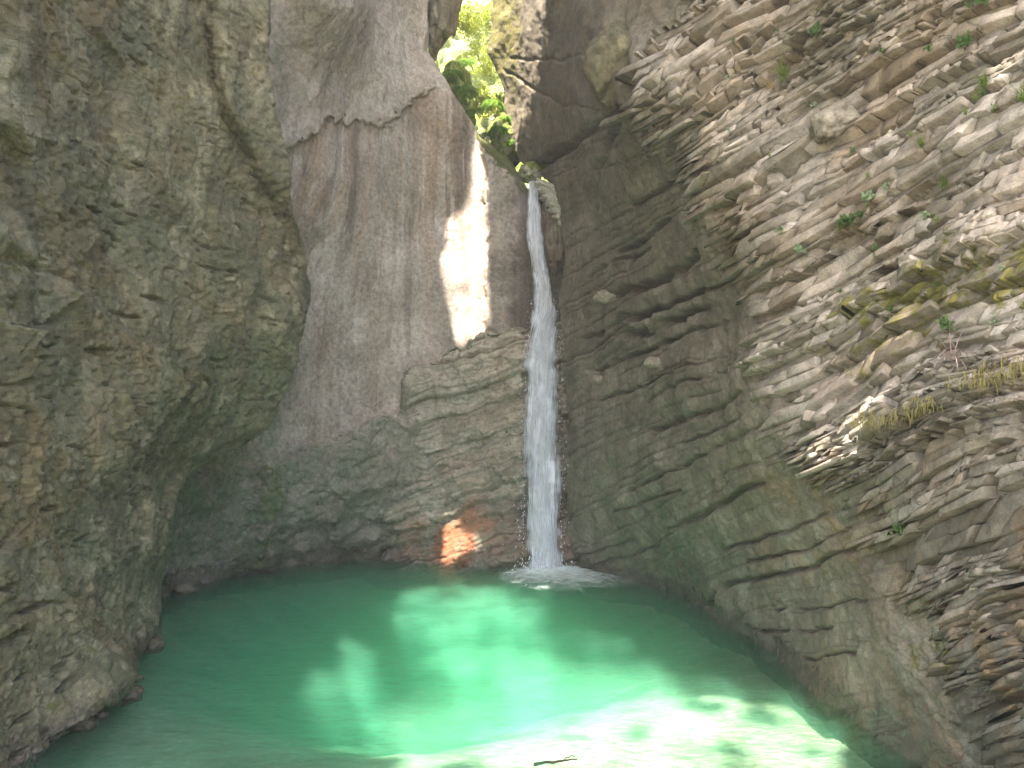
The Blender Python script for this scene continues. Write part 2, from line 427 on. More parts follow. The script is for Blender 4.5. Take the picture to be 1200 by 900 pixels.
def build_right():
    vs = axis_steps((-420, -20, 9), (-20, 920, 1.35), (920, 1000, 6))
    # across: curl behind the left silhouette, then dense to the frame edge, then sparse
    s = np.concatenate([np.linspace(-1, 0, 22, endpoint=False), axis_steps((0, 640, 1.35), (640, 1500, 7))])
    V, S = np.meshgrid(vs, s, indexing='ij')
    sil = interp(V, R_SIL)
    wgt = np.clip(S / 640, 0, 1)
    U = sil + np.clip(S, 0, None) * (1 + (1215 - sil - 640) / 640 * wgt ** .0)
    U = np.where(S <= 640, sil + np.clip(S, 0, None) / 640 * (1215 - sil), 1215 + (S - 640))
    D = R_DEPTH(U, V)
    curl = np.clip(-S, 0, 1)
    U = U + curl * 14; D = D + 7 * curl ** 1.3
    P = pos(U, V, D)
    ue = interp(V, EDGE); slope = .75
    sd = (U - ue) * slope
    m2 = smooth(-16, 14, sd)
    pxm = D / FPX                                   # metres per pixel at this depth
    n0 = grid_normals(blur(P, 8))
    flip = np.sign(-(n0 * (P - np.array([0, 0, CAMH]))).sum(-1)); n0 = n0 * np.where(flip == 0, 1, np.median(flip))[..., None]
    # broad shape
    P = P + n0 * (fbm(P * .33, 3, 1) * .24 + ridged(P * .8, 3, 4) * .10)[..., None]
    beta = R_BEDS(U, V)
    w1 = fbm(P * np.array([.35, .35, .35]), 4, 9)
    b = beta + w1 * 6 + fbm(P * 2.2, 2, 19) * .9
    al = U + .45 * V + fbm(P * 1.1, 3, 23) * 5
    # thick ledges
    b = b * (1 - m2) + beta * m2
    k, t0, t1, th = beds(b, 20, 58, 21)
    lay, along = ledge_out(k, al)
    under = np.exp(-t1 / 1.6) * -.22 * smooth(.30, .6, hash1(k, k * 0 + 8) + along * .5)
    saw = (t0 / th) * (.07 + .14 * hash1(k, k * 0 + 6))
    # wider blocks in each ledge
    wk = th * (1.2 + 2.5 * hash1(k, k * 0 + 77))
    j0 = np.floor((al + hash1(k, k * 0 + 3) * 300) / wk); jf = (al + hash1(k, k * 0 + 3) * 300) / wk - j0
    blk = (hash1(k, j0) - .5) * .24
    gap0 = np.exp(-np.minimum(jf, 1 - jf) * wk / 2.2)
    # thin beds
    k2, q0, q1, th2 = beds(b + fbm(P * .9, 3, 41) * 2, 6, 17, 33)
    w2 = th2 * (1.0 + 2.6 * hash1(k2, k2 * 0 + 13))
    a2 = al + hash1(k2, k2 * 0 + 91) * 400 + fbm(P * 3.0, 2, 43) * 1.5
    j = np.floor(a2 / w2); jg = a2 / w2 - j
    h2 = hash1(k2, j)
    tilt = (hash1(k2, j, j * 0 + 2) - .5) * (jg - .5) * .22 + (hash1(k2, j, j * 0 + 4) - .5) * (q0 / th2 - .5) * .16
    saw2 = (q0 / th2 - .5) * .075
    out2 = (h2 - .5) * .17 + tilt * .8 + saw2
    groove = np.exp(-q1 / .9) + .4 * np.exp(-q0 / .8)
    gap = np.exp(-np.minimum(jg, 1 - jg) * w2 / .9)
    missing = smooth(.84, .86, h2) * -.20 - smooth(.93, .94, h2) * .15
    rough2 = m2 * (0.45 + .55 * smooth(-.3, .3, fbm(P * .3, 2, 55)))
    rel = np.clip(pxm / .0125, .5, 1.6)
    # the smooth grey rock at the top left of the hollow has no bedding
    plain = smooth(250, 120, V + (U - 640) * .5) * (1 - m2)
    lowsm = smooth(560, 720, V) * (1 - m2)
    f1 = (1 - m2) * (1 - .92 * plain) * (1 - .65 * lowsm)
    d2 = rel * m2 * (lay + saw * .6 - .24 * smooth(-10, 40, sd) + out2 * .4 - groove * .05)
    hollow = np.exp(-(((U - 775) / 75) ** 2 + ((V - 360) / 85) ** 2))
    deep = smooth(.55, .75, hash1(k, k * 0 + 17) + along * .35)
    gv = smooth(-.15, .35, fbm(np.stack([al * .012, k2 * .6, al * 0], -1), 3, 47))
    d1 = f1 * (lay * (.22 + .7 * hollow) + under * (.35 + 1.6 * hollow) - deep * np.exp(-t1 / 4.5) * .60 * (.20 + 2.0 * hollow) + ((h2 - .5) * .025 - groove * .20 * gv))
    # pitted calcite crust on the lower brow
    crust = np.exp(-((sd + 34) / 34) ** 2) * smooth(180, 330, V)
    pit = ridged(P * 2.4, 3, 61)
    cleft = np.minimum(line_dist(U + w1 * 4, V, [(742, -40), (724, 30), (738, 110), (716, 160), (700, 200), (690, 260)]), line_dist(U, V + w1 * 4, [(596, 208), (626, 200), (655, 178), (700, 150), (722, 128)]))
    d1 = d1 - (1 - m2) * (.75 * np.exp(-(cleft / 4.5) ** 2) + .10 * np.exp(-(line_dist(U, V + w1 * 5, [(600, 68), (640, 72), (690, 66)]) / 1.5) ** 2) + .12 * np.exp(-(line_dist(U, V + w1 * 5, [(590, 80), (628, 104), (660, 122), (700, 128)]) / 1.5) ** 2))
    lines = [([(768, 504), (830, 482), (877, 463)], 3.2, .5), ([(735, 577), (790, 550), (840, 525), (900, 500)], 1.8, .3), ([(790, 622), (840, 590), (900, 563)], 2.4, .4), ([(830, 707), (850, 690), (917, 672), (1014, 637), (1070, 612)], 2.4, .4),
             ([(850, 645), (900, 628), (970, 600)], 1.6, .3), ([(905, 714), (980, 708), (1060, 696)], 1.5, .3), ([(722, 297), (780, 262)], 3.0, .5), ([(738, 396), (790, 376), (830, 358)], 4.0, .8), ([(735, 378), (780, 362), (826, 336)], 3.5, .6),
             ([(682, 398), (738, 372)], 2.0, .4), ([(716, 352), (775, 325), (818, 296)], 4.5, .9), ([(890, 742), (975, 734)], 1.4, .25), ([(876, 658), (950, 640), (1010, 612)], 1.5, .3), ([(667, 657), (740, 633)], 1.6, .3), ([(690, 667), (770, 640)], 1.6, .3),
             ([(690, 436), (760, 412), (850, 372)], 2.0, .45), ([(700, 470), (790, 440), (870, 405)], 1.6, .35), ([(760, 470), (850, 432)], 1.5, .3), ([(800, 520), (880, 488)], 1.5, .3), ([(840, 560), (925, 528)], 1.6, .3), ([(690, 322), (760, 290)], 1.8, .35), ([(740, 240), (800, 212)], 2.0, .4), ([(940, 770), (1010, 765)], 1.4, .25), ([(720, 600), (800, 575)], 1.4, .25)]
    for pts, wd, dp in lines:
        ld = line_dist(U + w1 * 3, V + w1 * 7 + fbm(P * 1.6, 2, 151) * 2.5, pts)
        d1 = d1 - (1 - m2) * dp * np.exp(-(ld / wd) ** 2) * smooth(-.6, .1, fbm(P * .9, 2, 153) + .1)
    d1 = d1 * (1 - .6 * crust) + crust * pit * .10
    n1 = grid_normals(blur(P, 3)); n1 = n1 * np.sign((n1 * n0).sum(-1, keepdims=True))
    n1 = n1 * .8 + n0 * .4; n1 /= np.linalg.norm(n1, axis=-1, keepdims=True)
    fade = (1 - curl * .6) * evenness(P, 1.35)
    P = P + n1 * ((d2 + d1) * fade)[..., None]
    fc, fe = facets(P * 4.2, 3)
    P = P + n1 * ((fc * .05 * (.35 + .65 * m2) * rel + fbm(P * 6, 3, 71) * .018) * fade)[..., None]
    # what the rock carries
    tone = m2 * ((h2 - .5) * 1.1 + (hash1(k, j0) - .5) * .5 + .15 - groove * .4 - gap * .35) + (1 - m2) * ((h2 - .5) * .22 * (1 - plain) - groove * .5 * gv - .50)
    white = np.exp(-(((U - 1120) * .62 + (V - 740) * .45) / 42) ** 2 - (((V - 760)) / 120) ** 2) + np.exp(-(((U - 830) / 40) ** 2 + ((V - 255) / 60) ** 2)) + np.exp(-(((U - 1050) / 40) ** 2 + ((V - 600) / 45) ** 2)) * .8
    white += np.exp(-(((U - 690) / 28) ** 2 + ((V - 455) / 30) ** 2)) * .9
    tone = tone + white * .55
    nn = grid_normals(P); nn = nn * np.sign((nn * n1).sum(-1, keepdims=True)); up = nn[..., 2]
    band = np.exp(-(((V - (355 - (U - 1100) * .25)) / 75) ** 2)) * smooth(900, 1040, U)
    band2 = np.exp(-(((U - 1110) / 45) ** 2 + ((V - 770) / 38) ** 2))
    slotm = smooth(640, 596, U) * smooth(230, 40, V)
    moss = band * (.36 + .40 * smooth(-.1, .6, up)) + band2 * .55 + slotm * .62 + .30 * smooth(.35, .9, up) * m2 + np.exp(-(((U - 622) / 14) ** 2 + ((V - 203) / 12) ** 2)) * .9
    moss = moss + smooth(700, 655, U) * smooth(300, 380, V) * .22 * (1 - m2)
    algae = (1 - m2) * (.08 + .75 * np.exp(-((U - 790) / 75) ** 2) * smooth(520, 640, V) + .3 * np.exp(-(((U - 690) / 50) ** 2 + ((V - 260) / 60) ** 2)) + .5 * np.exp(-(((U - 725) / 50) ** 2 + ((V - 560) / 60) ** 2))) * smooth(960, 860, U) + .10 * m2
    warm = .35 * m2 + .75 * np.exp(-(((U - 985) / 110) ** 2 + ((V - 600) / 70) ** 2)) + .55 * smooth(800, 900, V) + .65 * smooth(520, 640, V) * m2 + .2 * plain + .35 * smooth(860, 960, U) * (1 - m2)
    tone = tone - .45 * plain - .25 * hollow - .45 * smooth(430, 520, V) * m2 * smooth(940, 1040, U)  # shade painted into tone: hollow, and lower outer face under the overhang
    wet = smooth(.9, .15, P[..., 2]) * .85 + smooth(720, 664, U) * smooth(480, 640, V) * .35 + smooth(700, 655, U) * smooth(330, 250, V) * smooth(200, 260, V) * .45
    SURV['right'] = (P, nn)
    bc, bf, bu, bv, bt, bs = block_facing()
    SURV['blocks'] = bc
    def carried(u_, v_, z_):
        bnd = np.exp(-(((v_ - (355 - (u_ - 1100) * .25)) / 75) ** 2)) * smooth(900, 1040, u_)
        bnd2 = np.exp(-(((u_ - 1110) / 45) ** 2 + ((v_ - 770) / 38) ** 2))
        wh = np.exp(-(((u_ - 1120) * .62 + (v_ - 740) * .45) / 42) ** 2 - (((v_ - 760)) / 120) ** 2) + np.exp(-(((u_ - 830) / 40) ** 2 + ((v_ - 255) / 60) ** 2)) + np.exp(-(((u_ - 1050) / 40) ** 2 + ((v_ - 600) / 45) ** 2)) * .8
        return bnd * .44 + bnd2 * .5 + .08, .55 * wh - .45 * smooth(430, 520, v_) * smooth(940, 1040, u_), .35 + .65 * smooth(520, 640, v_) + .5 * np.exp(-(((u_ - 985) / 110) ** 2 + ((v_ - 600) / 70) ** 2))  # blocks take the same painted shade under the overhang
    bm_, bw_, bq_ = carried(bu, bv, bc[:, 2])
    n0_ = P.size // 3
    cat = lambda a_, b_: np.concatenate([np.ravel(a_), np.ravel(b_)])
    z_ = np.zeros(len(bu))
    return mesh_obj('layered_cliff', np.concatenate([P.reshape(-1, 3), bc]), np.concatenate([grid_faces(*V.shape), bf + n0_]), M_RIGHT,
                    dict(tone=cat(tone, bt + bw_), moss=cat(moss, bm_), algae=cat(algae, z_ + .08), warm=np.minimum(cat(warm, bq_), .95), wet=cat(wet, z_)), smooth_shade=False)

# ================================================================== LEFT CLIFF
L_SIL = [(-1400, 300), (-60, 315), (0, 314), (60, 312), (100, 313), (180, 326), (215, 332), (240, 334), (290, 350), (330, 362), (352, 364), (375, 358), (400, 350), (420, 349), (440, 344), (465, 330), (490, 317), (515, 285), (535, 250), (555, 222), (575, 204), (600, 203), (640, 193), (700, 187), (745, 184), (770, 170), (795, 152), (825, 132), (845, 100), (862, 66), (885, 40), (1000, 30)]
L_CTRL = [(312, 0, 22), (312, 100, 22.3), (326, 180, 22.8), (334, 240, 23.2), (362, 330, 24.2), (350, 400, 24), (344, 440, 23.8), (317, 490, 23.4), (250, 535, 22.3), (204, 575, 21), (203, 610, 20.6), (190, 680, 19.8), (186, 745, 19.0),
 (240, 0, 20.3), (200, 100, 19.4), (245, 120, 20.2), (270, 220, 21.4), (120, 0, 16.8), (100, 150, 16), (50, 60, 14.2), (0, 0, 12.6), (0, 150, 12.4), (0, 280, 12.3), (0, 450, 12.2), (100, 300, 16), (200, 300, 18.7), (300, 330, 22),
 (100, 450, 15.7), (200, 450, 18.6), (280, 430, 21.6), (150, 540, 17.0), (100, 600, 15.2), (150, 650, 17.0), (0, 600, 11.8), (60, 700, 13.4), (120, 740, 15.4), (0, 780, 11.6), (80, 800, 13.2),
 (160, 790, 15.8), (140, 825, 13.9), (60, 862, 12.4), (0, 888, 11.35), (186, 860, 19), (120, 900, 13.8), (60, 950, 12.4), (0, 980, 11.3), (-300, 0, 9), (-300, 450, 8.6), (-300, 900, 8.2), (0, -600, 13), (300, -600, 22), (150, -1300, 19), (320, -1300, 23)]
L_DEPTH = RBF(L_CTRL, .01)

def poly_sd(U, V, poly):
    """signed distance to a closed polygon, positive inside (pixels of the survey grid)"""
    p = np.array(poly, float); q = np.roll(p, -1, 0)
    d = np.full(U.shape, 1e9); ins = np.zeros(U.shape, bool)
    for (x0, y0), (x1, y1) in zip(p, q):
        ex, ey = x1 - x0, y1 - y0
        t = np.clip(((U - x0) * ex + (V - y0) * ey) / (ex * ex + ey * ey + 1e-9), 0, 1)
        d = np.minimum(d, np.hypot(U - x0 - t * ex, V - y0 - t * ey))
        c = ((y0 > V) != (y1 > V)) & (U < (x1 - x0) * (V - y0) / (y1 - y0 + 1e-12) + x0)
        ins ^= c
    return np.where(ins, d, -d)

def build_left():
    vs = axis_steps((-1300, -30, 16), (-30, 915, 1.5), (915, 1000, 7))
    s = np.concatenate([axis_steps((-330, -15, 9), (-15, 200, 1.5)), 200 + np.linspace(0, 1, 130)[1:], 201 + np.linspace(0, 1, 22)[1:]])
    V, S = np.meshgrid(vs, s, indexing='ij')
    sil = interp(V, L_SIL)
    # the first 200 columns cover u up to ~55 % of the way, the rest reach the silhouette
    t = np.clip((S + 15) / 215, 0, 1)
    nu = np.clip(S - 200, 0, 1)
    c1 = np.maximum((sil - -15) * .58, 10)
    U = np.where(S < -15, S, -15 + t * c1 + nu * (sil + 15 - c1))
    curl = np.clip(S - 201, 0, 1)
    D = L_DEPTH(U, V)
    wob = fbm(np.stack([U * .02, V * .02, U * 0], -1), 3, 81) * 9
    # jutting shelves at the far left and the notch at the top
    a = poly_sd(U + wob, V + wob, [(-400, -400), (38, -400), (42, 20), (50, 60), (38, 95), (44, 120), (60, 168), (30, 176), (0, 160), (-400, 150)])
    c = poly_sd(U + wob, V + wob, [(-400, 225), (0, 238), (26, 262), (45, 300), (36, 312), (0, 300), (-400, 300)])
    D = D - 1.0 * smooth(-8, 26, a) - .8 * smooth(-8, 22, c)
    e = poly_sd(U + wob * .6, V + wob * .6, [(240, -500), (600, -500), (600, 330), (372, 340), (330, 245), (300, 190), (262, 130), (250, 60)])
    D = D - .8 * smooth(-8, 10, e)
    g = poly_sd(U + wob, V + wob, [(-200, 285), (60, 310), (120, 365), (200, 425), (330, 430), (500, 440), (500, 330), (340, 260), (300, 500), (600, 900), (600, 1200), (-300, 1200)])
    ledge = (V + wob * 1.5) - interp(U, [(-300, 250), (40, 312), (120, 366), (200, 424), (260, 436), (330, 432), (400, 440)])
    D = D - .45 * smooth(-3, 5, ledge) * smooth(300, 240, U)
    nose = np.exp(-(((U - 335) / 26) ** 2 + ((V - 380) / 52) ** 2)); D = D - nose * .8
    U = U - curl * 10; D = D + 9 * curl ** 1.25
    P = pos(U, V, D)
    n0 = grid_normals(blur(P, 8)); n0 = n0 * np.sign(np.median(-(n0 * (P - np.array([0, 0, CAMH]))).sum(-1)))
    lower = smooth(430, 620, V)
    P = P + n0 * (fbm(P * .30, 3, 101) * .32 + ridged(P * .62, 4, 104) * .09)[..., None]
    fc, fe = facets(P * np.array([.95, .95, .75]), 7, .9)
    fd, ff = facets(P * np.array([2.6, 2.6, 2.1]) + fbm(P * 1.5, 2, 3)[..., None] * .5, 9, .8)
    n1 = grid_normals(blur(P, 3)); n1 = n1 * np.sign((n1 * n0).sum(-1, keepdims=True)); n1 = n1 * .7 + n0 * .5; n1 /= np.linalg.norm(n1, axis=-1, keepdims=True)
    chip = smooth(-.25, .35, fbm(P * .45, 2, 109))
    # faint bedding that dips to the right, open cracks here and there
    bq = P[..., 2] * 1.0 + P[..., 1] * .16 + fbm(P * .5, 3, 111) * .5
    fr = (bq * 2.3 + fbm(P * 1.2, 2, 113) * .4); line = np.abs(fr - np.round(fr))
    open_ = smooth(.20, .55, fbm(P * np.array([.8, .8, 1.6]), 3, 115))
    fg, _ = facets(P * np.array([.38, .38, .30]), 47, 1.1)
    fh, _ = facets(P * np.array([5.0, 5.0, 6.5]), 49, 1.0)
    cq = P[..., 2] * 2.6 + P[..., 1] * .9 + fbm(P * .8, 3, 135) * .9; line2 = np.abs(cq - np.round(cq)); open2 = smooth(.15, .4, fbm(P * np.array([.9, .9, 2.2]), 3, 137))
    pits = np.clip(perlin(P * np.array([3.5, 3.5, 5.0]), 127) - .35, 0, 1) * smooth(0, .4, fbm(P * .6, 2, 129))
    slit = np.clip((perlin(P * np.array([1.2, 1.2, 6.5]) + fbm(P * .7, 2, 139)[..., None] * .5, 141) - .40) * 7, 0, 1) * smooth(-.1, .3, fbm(P * .55, 3, 143))
    d = fg * .20 - slit * .20 + fc * .05 * chip + fd * .04 * chip - np.exp(-line / .03) * open_ * .17 - np.exp(-line2 / .022) * open2 * .15 + fh * .045 + fbm(P * 2.2, 5, 117, .62) * .055 + fbm(P * 8, 4, 119, .6) * .032 - pits * .25
    P = P + n1 * (d * (1 - .6 * curl) * evenness(P, 1.5))[..., None]
    nn = grid_normals(P); nn = nn * np.sign((nn * n1).sum(-1, keepdims=True)); up = nn[..., 2]
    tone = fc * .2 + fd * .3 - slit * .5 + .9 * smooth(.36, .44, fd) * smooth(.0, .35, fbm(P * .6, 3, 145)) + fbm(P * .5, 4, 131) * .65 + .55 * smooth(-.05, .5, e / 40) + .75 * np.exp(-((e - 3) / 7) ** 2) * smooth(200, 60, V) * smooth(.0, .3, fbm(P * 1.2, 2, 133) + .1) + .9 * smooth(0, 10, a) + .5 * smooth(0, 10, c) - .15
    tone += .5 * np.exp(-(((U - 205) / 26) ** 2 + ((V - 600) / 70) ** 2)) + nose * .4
    moss = .14 + .25 * smooth(.2, .8, up) + .18 * np.exp(-(((U - 240) / 70) ** 2 + ((V - 470) / 70) ** 2))
    algae = .35 + .45 * np.exp(-(((U - 285) / 90) ** 2 + ((V - 470) / 90) ** 2)) + .2 * smooth(.1, .4, fbm(P * .25, 2, 121))
    warm = .30 + .5 * np.exp(-(((U - 40) / 90) ** 2 + ((V - 600) / 150) ** 2)) + .35 * np.exp(-(((U - 130) / 60) ** 2 + ((V - 60) / 80) ** 2))
    wet = smooth(.8, .1, P[..., 2]) * .85
    SURV['left'] = (P, nn)
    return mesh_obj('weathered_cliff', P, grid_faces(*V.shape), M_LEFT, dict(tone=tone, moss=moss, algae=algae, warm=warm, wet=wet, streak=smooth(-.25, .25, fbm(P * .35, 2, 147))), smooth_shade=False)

# ================================================================== BACK WALL (smooth, streaked)
B_SIL = [(-500, 480), (-60, 500), (0, 505), (60, 501), (88, 519), (130, 547), (160, 563), (180, 583), (193, 600), (210, 612), (222, 620), (230, 640), (238, 668), (800, 676)]
B_CTRL = [(330, 0, 25.0), (330, 130, 25.4), (420, 0, 26.5), (500, 0, 34.5), (500, 60, 34.0), (470, 0, 32.6), (520, 88, 34.0), (545, 130, 33.9), (560, 160, 34.0), (582, 180, 34.1), (600, 195, 34.3), (614, 230, 34.4), (612, 330, 34.2), (566, 250, 33.9), (560, 330, 33.5), (560, 390, 33.2), (530, 390, 33.0), (500, 400, 32.6), (500, 250, 33.2), (500, 150, 33.4), (535, 250, 33.6), (660, 240, 34.6), (660, 350, 34.6),
 (450, 100, 31.2), (440, 0, 31.0), (450, 250, 31.2), (400, 200, 28.9), (380, 300, 29.3), (350, 300, 28.3), (330, 450, 28.2), (330, 600, 28.8), (400, 450, 30.6), (400, 600, 31), (450, 620, 32.6), (250, 600, 26.6), (200, 600, 24.6), (150, 600, 22), (250, 500, 26), (150, 450, 21.6),
 (190, 705, 23.3), (200, 690, 25.2), (250, 681, 26.9), (330, 665, 30.0), (430, 652, 33.0), (490, 655, 33.6), (560, 655, 34), (660, 500, 34), (660, 660, 34), (150, 740, 21.5), (250, 800, 26.9), (330, 800, 30.0), (430, 800, 33.2), (600, 800, 34), (280, 100, 23.6), (280, 300, 25), (400, -400, 31), (300, -400, 25), (500, -300, 39), (500, -120, 36), (420, -150, 28.5)]
B_DEPTH = RBF(B_CTRL, .01)

def build_back():
    vs = axis_steps((-450, -15, 10), (-15, 720, 1.35), (720, 800, 6))
    s = np.concatenate([np.linspace(0, 1, 350), 1 + np.linspace(0, 1, 26)[1:]])
    V, S = np.meshgrid(vs, s, indexing='ij')
    sil = interp(V, B_SIL); lo = interp(V, [(-450, 240), (420, 250), (520, 150), (800, 120)])
    t = np.clip(S, 0, 1); curl = np.clip(S - 1, 0, 1)
    U = lo + t * (sil - lo)
    D = B_DEPTH(U, V)
    wob = fbm(np.stack([U * .03, V * .03, U * 0 + 3], -1), 4, 201) * 7
    vl = interp(U, [(250, 190), (325, 186), (345, 168), (372, 152), (388, 143), (402, 146), (420, 146), (440, 144), (455, 140), (470, 128), (480, 122), (497, 109), (520, 108), (560, 106)])
    led = vl + wob * 1.7 + fbm(np.stack([U * .10, V * .10, U * 0 + 8], -1), 4, 203) * 14 - V        # positive above the broken ledge
    D = D - .50 * smooth(-2.0, 3.5, led) * smooth(525, 490, U) * (.55 + .45 * smooth(420, 360, U))
    # the lip block right of the sunlit strip stands a little proud
    lip = poly_sd(U + wob * .75, V + wob * .3, [(562, 150), (582, 172), (640, 180), (680, 260), (680, 420), (566, 420), (571, 320), (569, 240), (566, 190)])
    D = D - .55 * smooth(-1.5, 3, lip)
    # rib running down the alcove
    rib = np.exp(-((U - (316 + wob * 1.3)) / 15) ** 2) * smooth(440, 560, V); D = D - .45 * rib
    # lower apron of rough rock below the sloping crack
    vc = interp(U, [(150, 560), (320, 545), (350, 520), (400, 503), (440, 488), (480, 468), (500, 470)])
    low = smooth(-4, 9, V + wob * 1.4 - vc); D = D - .40 * low * smooth(330, 400, U) - .15 * low
    U = U - curl * 6; D = D + 8 * curl ** 1.2
    P = pos(U, V, D)
    n0 = grid_normals(blur(P, 8)); n0 = n0 * np.sign(np.median(-(n0 * (P - np.array([0, 0, CAMH]))).sum(-1)))
    upper = smooth(-3, 6, led)
    rough = np.clip(upper * .28 + low * .9, 0, 1)
    P = P + n0 * (fbm(P * .28, 3, 211) * .30 + fbm(P * np.array([.9, .9, .25]), 3, 213) * .08)[..., None]
    fc, fe = facets(P * np.array([.8, .8, .7]), 17, .9)
    fd, ff = facets(P * np.array([2.0, 2.0, 1.7]), 19, .8)
    bq = P[..., 2] * 1.9 - P[..., 0] * .75 + fbm(P * .6, 3, 215) * .6
    line = np.abs(bq - np.round(bq)); open_ = smooth(.1, .45, fbm(P * np.array([.7, .7, 1.2]), 3, 217))
    big = fbm(P * np.array([.55, .55, .9]), 5, 221, .6) * .30 * rough
    d = rough * (fc * .13 + fd * .07 - np.exp(-line / .05) * open_ * .12) + fbm(P * 1.6, 4, 219) * (.025 + .09 * rough) + fbm(P * 6, 3, 223) * (.008 + .02 * rough) + big
    crk = perlin(np.stack([P[..., 0] * .9, P[..., 1] * .9, P[..., 2] * .55], -1), 231)
    d = d - np.exp(-np.abs(crk) / .012) * .05 * smooth(.0, .35, fbm(P * .5, 2, 233))
    P = P + n0 * (d * (1 - .5 * curl) * evenness(P, 1.6))[..., None]
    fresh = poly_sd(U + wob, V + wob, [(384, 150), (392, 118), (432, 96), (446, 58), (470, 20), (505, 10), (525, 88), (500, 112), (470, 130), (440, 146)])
    tone = upper * (.30 * smooth(380, 470, U) - .15 * smooth(420, 360, U)) + .45 * smooth(-2, 5, fresh) + fd * .3 * rough + .12 * np.exp(-(((U - 520) / 40) ** 2 + ((V - 260) / 120) ** 2)) + .15 * np.exp(-(((U - 545) / 26) ** 2 + ((V - 320) / 85) ** 2)) - .75 * low + .1  # tone also lifted along the sunlit strip: sunlight painted into the colour
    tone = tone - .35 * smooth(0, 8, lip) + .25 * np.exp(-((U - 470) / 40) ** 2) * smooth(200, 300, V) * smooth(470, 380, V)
    streak = (1 - upper) * (1 - .8 * low) * (.55 + .45 * smooth(420, 200, V))
    algae = .10 + .55 * low + .5 * rib + .35 * np.exp(-(((U - 465) / 25) ** 2 + ((V - 215) / 45) ** 2)) + .25 * upper * smooth(450, 380, U) + .3 * smooth(345, 325, U)
    warm = .9 * (.5 * smooth(330, 250, V) + .2) * (1 - upper) * (1 - low) * smooth(560, 500, U) + .95 * np.exp(-(((U - 388) / 9) ** 2 + ((V - 268) / 22) ** 2)) + .1
    nn = grid_normals(P); nn = nn * np.sign((nn * n0).sum(-1, keepdims=True)); up = nn[..., 2]
    lipm = np.exp(-((V - interp(U, [(540, 128), (562, 156), (582, 176), (600, 191), (613, 207), (625, 225)])) / 13) ** 2) * smooth(548, 566, U)
    moss = .75 * lipm + .30 * low * smooth(.15, .6, up) + .55 * rib * .5 + .15 * low + .35 * smooth(0, 6, lip) * smooth(330, 190, V)
    wet = smooth(1.3, .3, P[..., 2]) * .8 + .5 * smooth(590, 612, U) * smooth(180, 230, V) + .30 * smooth(0, 8, lip)
    SURV['back'] = (P, nn)
    return mesh_obj('polished_cliff', P, grid_faces(*V.shape), M_BACK, dict(tone=tone, moss=moss, algae=algae, warm=np.minimum(warm + .15 * smooth(-2, 5, fresh), .95), wet=wet, streak=streak), smooth_shade=False)

